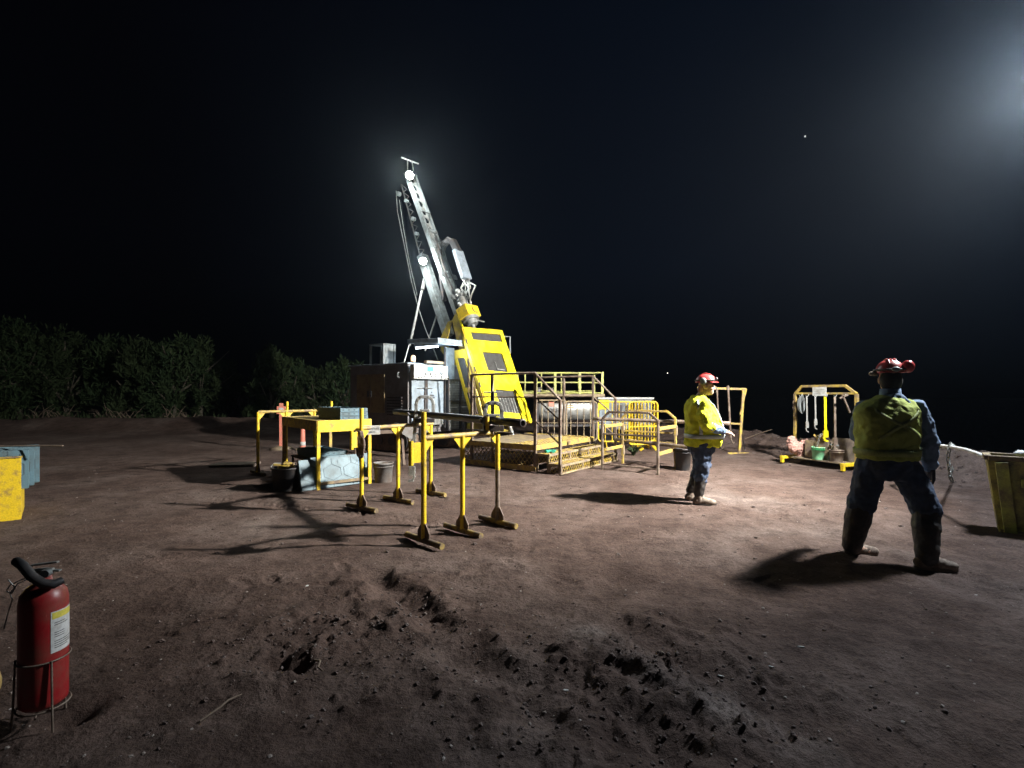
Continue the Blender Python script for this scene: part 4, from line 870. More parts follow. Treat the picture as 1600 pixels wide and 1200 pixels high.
bucket(Vector((2.72 + .62, 9.75, gz(3.3, 9.7))), .155, .42, M['black'], M['black'], 'tall dark bucket behind the standing worker in yellow', 'bucket')

# ================================================================== A-FRAME STAND behind the worker
AF = gp(1155, 710); AF.z = gz(AF.x, AF.y); af = thing('hook_stand', 'yellow A frame stand with hanging rods behind the standing worker', 'tool stand', AF, 0)
W_ = .62
zt = 1.5 - (606 - 614) / 780 * AF.y - AF.z
MB().bar((0, 0, .03), (.10, 0, zt - .02), .06, .06).build('upright', M['yworn'], af, bevel=.005); MB().bar((-.9, .25, .03), (-.75, .2, zt), .06, .06).build('upright', M['yworn'], af, bevel=.005)
MB().bar((-.95, .2, zt), (.17, 0, zt - .03), .05, .05).build('top_bar', M['yworn'], af); MB().bar((-.85, .22, .76), (.05, 0, .72), .045, .045).build('middle_bar', M['yworn'], af)
MB().bar((.17, 0, zt - .03), (.02, 0, .95), .03, .03).build('corner_brace', M['yworn'], af); MB().bar((-.26, .04, 0), (.26, -.04, 0), .05, .05).build('foot_plate', M['yworn'], af)
MB().bar((-.52, .12, zt + .02), (-.83, .2, zt + .24), .09, .03).build('corner_brace', M['ypale'], af); MB().bar((.04, .02, .8), (.30, .35, .02), .02, .02).build('back_strut', M['dsteel'], af)
for i, (x, z0, z1, r_) in enumerate(((-.52, zt, .1, .018), (-.25, zt + .06, .22, .026))):
    mb = MB(); p = AF + Vector((x, .06, 0)); mb.cyl(p + Vector((0, 0, z0)), p + Vector((.07, 0, z1 + .15)), r_, 10); mb.cyl(p + Vector((0, 0, z0 - .02)), p + Vector((0, 0, z0 - .12)), r_ * 1.5, 10); mb.path([p + Vector((.07, 0, z1 + .16)), p + Vector((.10, 0, z1 + .06)), p + Vector((.13, 0, z1)), p + Vector((.16, 0, z1 + .06))], r_ * .6, 8)
    o = mb.build('hooked_rod', M['rail'], loc=p); tag(o, ('thinner hooked rod' if i == 0 else 'thicker hooked rod') + ' hanging from the A frame stand', 'hooked rod', 'rods hanging on the A frame stand')

# ================================================================== TOOL RACK
TL0 = Vector((6.10, 10.75, 0)); TR0 = Vector((6.59, 9.55, 0)); td = (TR0 - TL0).normalized(); tz = gz(6.3, 10.1) + .02; TL0.z = tz
tang = math.atan2(td.y, td.x); tr = thing('tool_rack', 'yellow tool rack with chamfered corners and a white notice plate', 'tool rack', TL0, tang); WT = 1.30
HT = 1.62 - tz
mb = MB()
for x in (0, WT): mb.bar((x, 0, .05), (x, 0, HT - .14), .06, .05)
mb.build('upright', M['yworn'], tr, bevel=.004)
mb = MB(); mb.bar((0, 0, HT - .14), (.16, 0, HT + .02), .05, .05); mb.bar((WT, 0, HT - .14), (WT - .22, 0, HT + .02), .05, .05); mb.bar((.15, 0, HT + .02), (WT - .2, 0, HT + .02), .05, .05); mb.bar((0, 0, HT - .13), (WT, 0, HT - .13), .05, .04); mb.build('top_frame', M['yworn'], tr, bevel=.004)
for x in (0, WT): fb = MB(); fb.bar((x, -.42, .11), (x, .35, .11), .07, .06, up=(0, 0, 1)); fb.bx(x - .03, x + .03, -.42, -.36, 0, .09); fb.bx(x - .03, x + .03, .29, .35, 0, .09); fb.build('foot_bar', M['yellow'], tr, bevel=.004)
MB().bx(.0, WT, -.22, .22, .10, .125).build('bottom_tray', M['ypale'], tr)
mb = MB(); mb.bx(.03, .42, .10, .13, .125, .50); mb.build('tray_divider', M['ypale'], tr)
sn = MB().bx(.42, .72, -.035, -.028, HT - .18, HT + .0).build('sign_plate', M['white'], tr, bevel=.003); mb = MB()
for k in range(3): mb.bx(.46, .68 - .04 * k, -.038, -.036, HT - .06 - .04 * k, HT - .05 - .04 * k)
mb.build('sign_lines', M['steel'], sn)
for x in (.18, .33, .52, .74, .93, 1.1):
    MB().path([(x, -.02, HT - .14), (x, -.05, HT - .19), (x, -.09, HT - .20), (x, -.11, HT - .17)], .008, 6).build('hook', M['steel'], tr)
def tw(x, y, z): return TL0 + Matrix.Rotation(tang, 3, 'Z') @ Vector((x, y, z))
HG = 'tools hanging on the tool rack'
p = tw(.16, -.09, HT - .2); mb = MB()
for k in range(5): mb.path([p + Vector((.05 * math.sin(a) * (.6 + .1 * k) + .01 * k, -.01 * k, -.16 - .19 * math.cos(a + math.pi) * (-1) * (.7 + .08 * k))) for a in [2 * math.pi * i / 16 for i in range(16)]], .010, 6, closed=True)
o = mb.build('rope_coil', M['lsteel'], loc=p); tag(o, 'coil of pale rope hanging leftmost on the tool rack', 'rope', HG)
specs = [(.34, .62, .032, M['steel'], 'left of the two grey pipe wrenches hanging on the tool rack, the longer one'), (.53, .55, .030, M['steel'], 'shorter grey pipe wrench hanging beside the yellow one'), (.74, .78, .046, M['guard'], 'bright yellow pipe wrench hanging in the middle of the tool rack'), (.94, .92, .040, M['rail'], 'long brown pipe wrench hanging right of the yellow one')]
for x, l_, w, m_, lab in specs:
    p = tw(x, -.10, HT - .2); mb = MB(); wrench(mb, p, p + Vector((.01, 0, -l_)), w)
    if w == .04: mb.path([p + Vector((0, 0, -l_ - .02)), p + Vector((-.01, 0, -l_ - .12)), p + Vector((.05, 0, -l_ - .16)), p + Vector((.09, 0, -l_ - .12))], .018, 8)
    o = mb.build('pipe_wrench', m_, loc=p, bevel=.004); tag(o, lab, 'wrench', HG)
p = tw(1.12, -.10, HT - .22); mb = MB(); mb.bar(p + Vector((-.08, 0, 0)), p + Vector((.08, 0, .07)), .03, .03); mb.bar(p + Vector((-.03, 0, .07)), p + Vector((.12, 0, -.28)), .03, .025)
o = mb.build('hammer', M['rail'], loc=p); tag(o, 'short brown hammer hanging rightmost on the tool rack', 'hammer', HG)
# chain down the left post
def chain(name, pts, label, m_, r_=.016, grp=None):
    mb = MB(); k = 0
    for a_, b_ in zip(pts[:-1], pts[1:]):
        a_, b_ = Vector(a_), Vector(b_); n = max(1, int((b_ - a_).length / (r_ * 2.6))); d = (b_ - a_).normalized(); s1, s2 = ortho(d)
        for i in range(n):
            c = a_.lerp(b_, (i + .5) / n); s = s1 if k % 2 else s2; k += 1
            mb.path([c + d * math.sin(t_) * r_ * 1.9 + s * math.cos(t_) * r_ for t_ in [2 * math.pi * j / 10 for j in range(10)]], r_ * .34, 5, closed=True)
    o = mb.build(name, m_, loc=pts[0]); return tag(o, label, 'chain', grp)
chain('chain', [tw(.02, -.05, HT - .22), tw(.0, -.06, HT - .42), tw(.03, -.05, HT - .62)], 'dark chain looped down the left post of the tool rack', M['rust'], .02)
chain('chain', [tw(.70, -.13, HT - .95), tw(.66, -.14, .62), tw(.60, -.22, .14)], 'grey chain hanging under the yellow wrench into the rack tray', M['steel'], .014)
# things in the rack tray
p = tw(.12, -.14, .13); mb = MB(); r_ = random.Random(2)
for k in range(9): mb.ell(p + Vector((r_.uniform(-.10, .12), r_.uniform(-.05, .05), .17 + r_.uniform(-.12, .18))), (r_.uniform(.07, .12), .09, r_.uniform(.09, .15)), 10, 8)
mb.ell(p + Vector((.2, 0, .30)), (.10, .06, .08)); o = mb.build('cloth_bundle', M['pink'], loc=p); fuse(o, .014, 10, .07, .045); tag(o, 'faded pink cloth bundle stuffed in the left end of the tool rack', 'cloth bundle')
p = tw(.55, .02, .13); t = thing('parts_box', 'muddy yellow box of parts in the middle of the tool rack', 'box', p, tang); mb = MB()
for (a_, b_, c_, d_2) in ((-.25, .25, -.12, -.11), (-.25, .25, .11, .12)): mb.bx(a_, b_, c_, d_2, 0, .36)
mb.bx(-.25, -.24, -.11, .11, 0, .36); mb.bx(.24, .25, -.11, .11, 0, .36); mb.bx(-.24, .24, -.11, .11, 0, .01); mb.build('box_body', M['ypale'], t, bevel=.004)
mb = MB()
for k in range(8): mb.cyl((r_.uniform(-.2, .2), r_.uniform(-.09, .09), .30), (r_.uniform(-.2, .2), r_.uniform(-.09, .09), .47), r_.uniform(.012, .03), 8)
mb.build('pipe_fittings', M['yworn'], t)
p = tw(.70, -.26, 0.0); p.z = tz + .0; bk = bucket(tw(.62, -.13, .125) + Vector((0, -.0, 0)), .125, .25, M['bgreen'], M['rim'], 'pale green bucket with a dark green rim on the tool rack', fill=M['yworn'])
bucket(tw(.98, -.11, .125), .13, .23, M['rail'], M['rail'], 'small mud brown bucket at the right end of the tool rack', fill=M['rust'])
o = MB().bx(-.30, .30, -.012, .012, 0, .44).build('backing_board', M['wood'], bevel=.004); o.location = tw(.98, .17, .125); o.rotation_euler = (R(-6), 0, tang); tag(o, 'grey brown board standing behind the mud brown bucket', 'board')
p = tw(.84, -.15, .14); mb = MB(); mb.bar(p, p + Vector((.10, -.02, .30)), .02, .02); mb.bar(p + Vector((.03, -.02, .31)), p + Vector((.19, -.02, .29)), .03, .03); o = mb.build('t_handle', M['lsteel'], loc=p); tag(o, 'pale T handled tool propped between the two rack buckets', 'T handle')

# ================================================================== BACKGROUND EQUIPMENT
CT = Vector((.35, 14.6, 0)); ct = thing('water_tank_unit', 'grey water tank under a deck with a yellow green cage rail behind the platform', 'tank unit', CT, .03)
mb = MB(); rt = Matrix.Rotation(R(90), 3, 'Y'); prof = [(.0, 0), (.22, .01), (.32, .06), (.36, .16), (.36, 1.62), (.32, 1.72), (.22, 1.77), (.0, 1.78)]
mb.lathe(prof, (.40, .6, 1.02), 26, rot=rt, caps=False); tk = mb.build('tank_body', M['steel'], ct)
MB().bx(.76, .92, .228, .235, 1.10, 1.30).build('orange_label', M['orange'], tk); mb = MB(); mb.bx(1.28, 1.52, .233, .238, 1.06, 1.09); mb.bx(1.30, 1.50, .233, .238, 1.12, 1.14); mb.bx(1.28, 1.31, .233, .238, 1.0, 1.14); mb.build('yellow_mark', M['yworn'], tk)
text('CORE', .16, M['dsteel'], tk, loc=(.62, .225, .93), rot=(R(90), 0, 0), name='tank_lettering')
mb = MB()
for x in (.42, 1.3, 2.15):
    for y in (.3, .9): mb.bx(x - .03, x + .03, y - .03, y + .03, 0, 1.38)
mb.bx(.35, 2.25, .22, .98, .5, .56); mb.build('stand_leg', M['dsteel'], ct)
MB().bx(-.35, 2.35, -.15, 1.25, 1.38, 1.47).build('deck', M['ypale'], ct, bevel=.006)
for x in (-.2, .35, .90, 1.62, 2.28): MB().bx(x - .035, x + .035, -.14, -.08, 1.47, 2.10).build('cage_post', M['lime'], ct, bevel=.004)
for x in (.1, .62, 1.25, 1.8, 2.3): MB().bx(x - .02, x + .02, 1.16, 1.2, 1.47, 2.12).build('cage_post', M['lime'], ct, bevel=.004)
mb = MB()
for z in (1.50, 1.80, 2.09): mb.cyl((-.33, -.11, z), (2.32, -.11, z), .018, 8)
for z in (1.55, 1.84, 2.12): mb.cyl((-.33, 1.18, z), (2.32, 1.18, z), .018, 8)
for z in (1.80, 2.10): mb.cyl((2.31, -.11, z), (2.31, 1.18, z), .018, 8)
mb.build('cage_rail', M['lime'], ct)
mb = MB(); r_ = random.Random(9)
for k in range(14): x = r_.uniform(-.2, 2.1); mb.path([(x + .14 * math.cos(a), .1 + r_.uniform(0, .6) * .2 + .1 * math.sin(a), 1.50 + .02 * (k % 4)) for a in [2 * math.pi * i / 10 for i in range(10)]], .018, 6, closed=True)
mb.build('coiled_hose', M['lime'], ct)
for (x, w) in ((.65, .13), (.3, .09)): o = MB().lathe([(w * .8, 0), (w, .2), (w * .9, .2), (w * .75, .02)], (0, 0, 0), 18).build('pail', M['greyp']); o.location = CT + Vector((x + .15, .4, 1.475)); tag(o, ('larger' if w > .1 else 'smaller') + ' grey pail standing on the caged deck', 'pail', 'pails on the caged deck')
GN = Vector((2.75, 15.8, 0)); gn_ = thing('generator_unit', 'white and yellow generator box partly hidden behind yellow barriers', 'generator', GN, -.12)
MB().bx(0, 1.65, 0, .95, .35, 1.30).build('generator_body', M['lsteel'], gn_, bevel=.02); MB().bx(-.03, 1.7, -.03, .98, 1.30, 1.36).build('generator_roof', M['white'], gn_, bevel=.01)
MB().bx(-.006, .32, -.012, -.002, .98, 1.28).build('yellow_panel', M['guard'], gn_); MB().bx(.02, .30, -.012, -.002, .5, .95).build('side_panel', M['pblue'], gn_)
for x in (.5, .82, 1.15): MB().bx(x, x + .22, -.012, -.002, .72, 1.12).build('vent_opening', M['dsteel'], gn_)
for x in (.3, 1.35): MB().cyl((x, -.05, .25), (x, .12, .25), .25, 20).build('wheel', M['black'], gn_)
BG = 'yellow crowd barriers behind the platform'
def barrier(p, ang, wd, label, tilt=0, h=1.0, bm=None, gap=.15):
    bm = bm or M['yellow']
    t = thing('crowd_barrier', label, 'barrier', p, ang, BG); r_ = .10
    pts = []
    for (cx, cz, a0) in ((wd - r_, .16 + r_, -90), (wd - r_, .16 + h - r_, 0), (r_, .16 + h - r_, 90), (r_, .16 + r_, 180)):
        for k in range(5): a = R(a0 + 22.5 * k); pts.append((cx + r_ * math.cos(a), tilt * (cz + r_ * math.sin(a)), cz + r_ * math.sin(a)))
    MB().path(pts, .021, 8, closed=True).build('outer_frame', bm, t)
    mb = MB(); n = int(round(wd / gap))
    for k in range(1, n): x = wd * k / n; mb.cyl((x, tilt * .16, .16), (x, tilt * (.16 + h), .16 + h), .011, 6)
    mb.cyl((0, tilt * .5, .62), (wd, tilt * .5, .62), .009, 6); mb.build('infill_bars', bm, t)
    for x in (.2, wd - .2): MB().path([(x, -.28, .01), (x, 0, .17), (x, .28, .01)], .016, 6).build('foot_hoop', bm, t)
    return t
barrier(Vector((2.35, 13.6, .02)), -.05, 1.50, 'yellow barrier with rounded corners standing just right of the far handrail', 0, 1.08, None, .2)
barrier(Vector((.62, 13.0, .1)), .02, .80, 'pale barrier behind the near half of the platform', 0, 1.05, M['ypale'], .16)
barrier(Vector((1.36, 13.0, .1)), -.02, .85, 'pale barrier behind the far half of the platform', 0, 1.02, M['ypale'], .16)
for k, nm in enumerate(('front', 'second', 'third', 'rearmost')):
    barrier(Vector((3.06 + .05 * k, 13.05 + .13 * k, gz(3.5, 13.2) - .02)), .22 + .05 * k, .82, nm + ' barrier of the tight yellow bundle left of the standing worker', 0, 1.12, None, .09)
# small plants and junk near the barriers
mb = MB(); r_ = random.Random(4)
for k in range(26): a = r_.uniform(0, 6.28); l_ = r_.uniform(.1, .28); mb.path([(0, 0, 0), (l_ * .5 * math.cos(a), l_ * .5 * math.sin(a), l_ * .8), (l_ * math.cos(a), l_ * math.sin(a), l_ * .9)], [.012, .02, .004], 4)
o = mb.build('low_weed', M['leafb']); o.location = (2.9, 11.9, gz(2.9, 11.9)); tag(o, 'low green weed growing in the earth behind the rod rack', 'weed')

# ================================================================== LEFT BOX with trays
LX = Vector((-6.967, 4.835, gz(-6, 5.9) - .01)); LA = .74; lb = thing('yellow_crate', 'yellow sheet steel crate cut off by the left edge of the view', 'crate', LX, LA)
mb = MB(); mb.bx(0, 1.58, 0, .012, 0, .735); mb.bx(0, 1.58, .78, .79, 0, .735); mb.bx(1.568, 1.58, .012, .78, 0, .345); mb.bx(0, .012, .012, .78, 0, .735); mb.bx(.012, 1.568, .012, .78, .0, .02); mb.build('crate_wall', M['yellow'], lb, bevel=.003)
MB().bx(-.01, 1.59, -.015, .02, .735, .755).build('crate_rim', M['yworn'], lb, bevel=.003)
MB().bx(.02, 1.56, .02, .77, .32, .345).build('crate_shelf', M['rust'], lb)
for k, nm in enumerate(('front light blue core tray standing on edge in the yellow crate', 'middle light blue core tray standing on edge in the yellow crate', 'rear light blue core tray standing on edge in the yellow crate')):
    o = copy_tree(tray0); o['label'] = nm; m = Matrix.Rotation(LA, 4, 'Z') @ Matrix(((0, 1, 0, 0), (0, 0, 1, 0), (1, 0, 0, 0), (0, 0, 0, 1))); m.translation = LX + Matrix.Rotation(LA, 3, 'Z') @ Vector((.62 + .045 * k, .13 + .085 * k, .58 + .02 * k)); o.matrix_world = m
p = LX + Matrix.Rotation(LA, 3, 'Z') @ Vector((1.2, .32, .865)); mb = MB(); mb.path([p, p + Vector((.45, .10, .0)), p + Vector((.90, .12, -.0))], .010, 6); o = mb.build('thin_stick', M['twig'], loc=p); tag(o, 'thin pale stick lying across the core trays at the left edge', 'stick')

# ================================================================== FIRE EXTINGUISHER
FE = Vector((-2.125, 2.265, 0)); FE.z = gz(FE.x, FE.y) - .01; fe = thing('fire_extinguisher', 'red fire extinguisher with a black hose and a white label, in a wire stand', 'fire extinguisher', FE, .15)
fe.scale = (.965, .965, .965)
mb = MB(); mb.lathe([(.0, .115), (.075, .115), (.088, .13), (.090, .15), (.090, .60), (.084, .635), (.062, .665), (.032, .685), (.030, .71), (.0, .71)], (0, 0, 0), 40, caps=False); mb.build('cylinder_body', M['red'], fe)
mb = MB(); mb.cyl((0, 0, .70), (0, 0, .745), .022, 16); mb.cyl((-.03, 0, .735), (.04, 0, .735), .014, 10); mb.bar((-.05, 0, .765), (.06, 0, .775), .018, .008); mb.bar((-.05, 0, .742), (.07, 0, .735), .018, .008); vl = mb.build('valve', M['steel'], fe, bevel=.001)
MB().cyl((.035, -.02, .735), (.035, -.045, .735), .017, 14).build('pressure_gauge', M['lsteel'], vl)
mb = MB(); mb.path([(-.035, -.02, .735), (-.07, -.035, .775), (-.075, -.05, .80), (-.045, -.06, .785), (0, -.07, .735), (.045, -.07, .70), (.082, -.055, .69), (.098, -.03, .697)], [.013, .016, .020, .0205, .0205, .0205, .0205, .017], 12); mb.build('discharge_hose', M['black'], fe)
mb = MB(); c, z0, z1, r_ = math.radians, .385, .545, .0912
def arc_patch(a0, a1, z0, z1, r_, n=12):
    m = MB(); vs_ = []; fs_ = []
    for i in range(n + 1):
        a = R(a0 + (a1 - a0) * i / n); vs_ += [(r_ * math.cos(a), r_ * math.sin(a), z0), (r_ * math.cos(a), r_ * math.sin(a), z1)]
    for i in range(n): fs_.append((2 * i, 2 * i + 2, 2 * i + 3, 2 * i + 1))
    m.add(vs_, fs_, True); return m
lb_ = arc_patch(-40, 45, .37, .56, .0910).build('label', M['white'], fe); arc_patch(-37, 42, .525, .555, .0914).build('label_header', mat('label_yellow', (.6, .52, .08), .5), lb_)
for k, (z, w) in enumerate([(.505, 30), (.495, 40), (.46, 28), (.45, 28), (.44, 28), (.42, 55), (.41, 50), (.40, 55), (.39, 40)]): arc_patch(-32, -32 + w, z, z + .003, .0914, 6).build('label_print', M['dsteel'], lb_)
mb = MB()
for z in (.335, .115): mb.path([(.097 * math.cos(a), .097 * math.sin(a), z) for a in [2 * math.pi * i / 28 for i in range(28)]], .004, 6, closed=True)
for a in (200, 320, 80):
    a = R(a); mb.path([(.099 * math.cos(a), .099 * math.sin(a), .34), (.107 * math.cos(a), .107 * math.sin(a), .115), (.115 * math.cos(a), .115 * math.sin(a), .0)], .005, 6)
for a in (200, 320, 80): a = R(a); mb.cyl((.107 * math.cos(a), .107 * math.sin(a), .112), (.04 * math.cos(a), .04 * math.sin(a), .112), .004, 6)
mb.path([(.0, 0, .112), (.01, -.06, .10), (.02, -.08, .085)], .005, 6); mb.build('wire_stand', M['rail'], fe)
mb = MB()
mb.path([(-.02, -.01, .72), (-.07, -.05, .70), (-.095, -.06, .66), (-.085, -.06, .63), (-.10, -.06, .58), (-.115, -.065, .50)], .0028, 6); mb.path([(-.02, -.02, .73), (-.08, -.03, .705), (-.11, -.04, .69), (-.12, -.045, .665), (-.095, -.05, .655), (-.08, -.05, .68), (-.11, -.05, .72)], .0028, 6)
mb.build('safety_wire', M['steel'], fe)
o = MB().ell((0, 0, .06), (.03, .03, .07)).build('yellow_peg', M['yworn']); o.location = gp(-10, 1085); tag(o, 'muddy yellow peg at the left edge beside the extinguisher', 'peg')

# ================================================================== RIGHT SKIP, HOSE, CHAIN
SK = Vector((5.24, 5.36, gz(5.6, 5.3) - .01)); sk = thing('yellow_skip', 'shallow muddy yellow steel skip with a ribbed front cut off by the right edge', 'skip', SK, -.70)
H = .80; mb = MB()
def fr_(x, y): return (x, y)
bot = [(.0, 0), (1.7, 0), (1.7, .22), (0, .22)]; top = [(-.10, -.10), (1.8, -.10), (1.8, .26), (-.10, .26)]
for i in range(4):
    j = (i + 1) % 4; mb.add([(*bot[i], 0), (*bot[j], 0), (*top[j], H), (*top[i], H)], [(0, 1, 2, 3)])
mb.add([(*b_2, .02) for b_2 in bot], [(0, 1, 2, 3)]); mb.build('skip_body', mat('dirty_olive_yellow', (.42, .38, .09), .6, 0, (.12, .10, .06), .7, 5), sk, solid=.015)
mb = MB(); 
for i in range(4): j = (i + 1) % 4; mb.bar((*top[i], H + .01), (*top[j], H + .01), .06, .05, up=(0, 0, 1))
mb.build('skip_rim', M['ypale'], sk, bevel=.004)
mb = MB(); ly = lambda z: -.10 * z / H
for x, w in ((.03, .10), (.46, .10), (.95, .10), (1.5, .12)): mb.bar((x + .05, -.03, .02), (x + .05 - .05 * (x < .1) * 1.6, -.13, H - .03), w, .035, up=(0, -1, 0))
mb.bar((.15, -.10, .56), (1.6, -.10, .56), .09, .04, up=(0, -1, 0)); mb.build('skip_rib', M['lime'], sk, bevel=.004)
MB().bar((.0, -.02, .02), (1.7, -.02, .02), .05, .04).build('skip_base_edge', M['ypale'], sk)
r_ = random.Random(8); mb = MB()
for k in range(5): mb.ell((.30 + r_.uniform(-.08, .1), .02, H + .05), (r_.uniform(.04, .07), .05, .035), 10, 6)
p = SK + Vector((.30, -.03, H + .05)); o = mb.build('crumpled_paper', M['white']); o.location = SK; fuse(o, .01, 1, .02, .03); tag(o, 'crumpled pale scrap lying on the rim of the yellow skip', 'scrap')
mb = MB(); hp = [at(1545, 716, 5.45), at(1530, 710, 5.65), at(1510, 703, 5.95), at(1490, 699, 6.3), at(1470, 696.5, 6.7), at(1450, 695, 7.1), at(1425, 694, 7.6)]
mb.path(hp, .022, 10); o = mb.build('white_pipe', M['white'], loc=hp[0]); tag(o, 'white curved pipe running from the yellow skip to behind the walking worker', 'pipe')
mb = MB(); mb.path([at(1483, 701, 6.45), at(1465, 701, 6.8), at(1440, 700, 7.3), at(1415, 698, 7.8)], .014, 8); o = mb.build('steel_bar', M['steel'], loc=at(1483, 701, 6.45)); tag(o, 'thin perforated steel bar just below the white pipe', 'bar')
q = at(1426, 696, 7.75); pz = gz(q.x, q.y); t = thing('pipe_post', 'steel post holding up the white pipe behind the walking worker', 'post', (q.x, q.y, pz)); MB().cyl((0, 0, 0), (0, 0, q.z - pz + .03), .03, 10).build('post_shaft', M['steel'], t); MB().cyl((0, 0, 0), (0, 0, .03), .14, 12).build('post_base', M['steel'], t)
mb = MB(); mb.path([hp[-1], q + Vector((0, 0, .03))], .022, 10); mb.build('pipe_end', M['white'], t, world=True)
cq = at(1485, 699, 6.4); chain('chain', [cq + Vector((0, 0, .06)), at(1481, 715, 6.38), at(1485, 745, 6.35), gp(1478, 760) * 1 + Vector((.1, 0, .08))], 'silver chain hanging from the white pipe onto the bank', M['lsteel'], .020)
mb = MB(); mb.path([at(1481, 727, 6.30), at(1483, 737, 6.28), at(1487, 739, 6.28), at(1489, 734, 6.28), at(1487, 728, 6.29)], .009, 6); o = mb.build('chain_hook', M['lsteel'], loc=cq); tag(o, 'silver hook clipped half way down the hanging chain', 'hook'); o = MB().ell(cq + Vector((0, -.02, .02)), (.032, .032, .034)).build('pipe_shackle', M['lsteel'], loc=cq); tag(o, 'round silver shackle joining the chain to the white pipe', 'shackle')

# ================================================================== FLOODLIGHT TOWER (stands outside the frame on the right)
LT = Vector((7.1, 4.3, gz(7.1, 4.3))); lt_ = thing('floodlight_tower', 'mobile floodlight tower on the bank just outside the right edge', 'light tower', LT)
mb = MB(); mb.bx(-.5, .5, -.6, .6, .35, 1.1); mb.build('tower_base', M['yellow'], lt_, bevel=.03)
for s in (-1, 1): MB().cyl((s * .58, 0, .3), (s * .45, 0, .3), .3, 20).build('wheel', M['black'], lt_)
top = TOWER - LT; MB().cyl((0, 0, 1.1), (top.x * .0, 0, 5.4), .05, 12).build('tower_mast', M['steel'], lt_)
MB().bar((0, 0, 5.3), tuple(top + Vector((.36, -.3, .30))), .06, .06).build('lamp_arm', M['steel'], lt_)
mb = MB(); mb.box(top + Vector((.36, -.36, .26)), (.30, .30, .16), Matrix.Rotation(R(45), 3, 'Z')); lh_ = mb.build('lamp_housing', M['dsteel'], lt_)
MB().ell(top + Vector((.24, -.24, .16)), (.13, .13, .09), 16, 10).build('lit_lens', M['flood'], lh_)

# ================================================================== TREES
def tree(x, y, h, w, label, m_, seed, n=2600, narrow=False):
    z = gz(x, y); t = thing('tree', label, 'tree', (x, y, z), 0, 'trees along the edge of the clearing'); r_ = random.Random(seed)
    mb = MB(); mb.path([(0, 0, -.1), (.1 * r_.uniform(-1, 1), 0, h * .3), (.25 * r_.uniform(-1, 1), .1, h * .6), (.3 * r_.uniform(-1, 1), 0, h * .85)], [.16, .12, .08, .03], 8)
    for k in range(9):
        a = r_.uniform(0, 6.28); z0 = h * r_.uniform(.12, .55); l_ = w * r_.uniform(.3, .55); mb.path([(0, 0, z0), (l_ * .5 * math.cos(a), l_ * .5 * math.sin(a), z0 + h * .14), (l_ * math.cos(a), l_ * math.sin(a), z0 + h * .32)], [.07, .045, .015], 6)
    mb.build('trunk', M['bark'], t)
    rg = np.random.default_rng(seed); nc_ = 62
    ca = rg.random(nc_) * 6.283; cz = rg.random(nc_); cr = np.sqrt(rg.random(nc_)) * (w / 2) * (1.0 - .55 * cz ** 2)
    C = np.stack([cr * np.cos(ca), cr * np.sin(ca), h * (.10 + .84 * cz)], -1); CR = (.18 + .30 * rg.random(nc_)) * w * .34
    k = rg.integers(0, nc_, n); dv = rg.normal(0, 1, (n, 3)); dv /= np.linalg.norm(dv, axis=1)[:, None]; P = C[k] + dv * (CR[k] * rg.random(n) ** .45)[:, None] * np.array([1, 1, 1.25]); P[:, 2] = np.maximum(P[:, 2], .1)
    ax = dv * .6 + rg.normal(0, .5, (n, 3)) + np.array([0, 0, .5]); ax /= np.linalg.norm(ax, axis=1)[:, None]; sd = np.cross(ax, rg.normal(0, 1, (n, 3))); sd /= np.linalg.norm(sd, axis=1)[:, None]
    L_ = (.18 + .34 * rg.random(n))[:, None]; Wd = L_ * .20; vs_ = np.stack([P - ax * L_ / 2, P + sd * Wd / 2, P + ax * L_ / 2, P - sd * Wd / 2], 1).reshape(-1, 3)
    me = bpy.data.meshes.new('crown'); me.from_pydata(vs_.tolist(), [], [(4 * i, 4 * i + 1, 4 * i + 2, 4 * i + 3) for i in range(n)]); me.materials.append(m_)
    o = bpy.data.objects.new('crown', me); col.objects.link(o); o.parent = t; return t
TT = [  # px centre, top px, depth, width m, label
 (-60, 530, 27, 6.0, 'dark tree cut off by the left edge of the view'), (30, 506, 29, 5.8, 'tallest broad dark tree near the left edge'), (105, 512, 30, 5.0, 'second tall tree from the left edge, fused with its taller neighbour'),
 (182, 526, 30, 4.0, 'rounded dark tree left of the dip in the tree line'), (222, 530, 28, 3.6, 'low dense tree between the rounded one and the brighter pair'), (272, 524, 28, 3.8, 'brighter ragged tree with a peaked top in the middle of the tree line'), (312, 528, 29, 3.6, 'ragged tree just right of the peaked one'),
 (352, 566, 31, 3.0, 'low dark tree beside the black gap in the tree line'), (425, 541, 26, 2.7, 'narrow upright tree standing alone right of the black gap'), (455, 560, 27, 2.4, 'slim tree touching the right side of the lone upright one'), (492, 578, 27, 3.2, 'low spreading tree behind the stacked core trays'), (540, 566, 27, 3.0, 'tree whose crown ends at the dark rig housing'), (590, 585, 29, 3.0, 'tree mostly hidden behind the rig housing')]
for k, (px, py, Y, w, lab) in enumerate(TT):
    x = (px - 800) / FPX * Y; h = 1.5 - (py - HOR) / FPX * Y; tree(x, Y, h, w, lab, M['leafa'] if k % 2 else M['leafb'], 40 + k, 5200 if w > 3.5 else 4000)
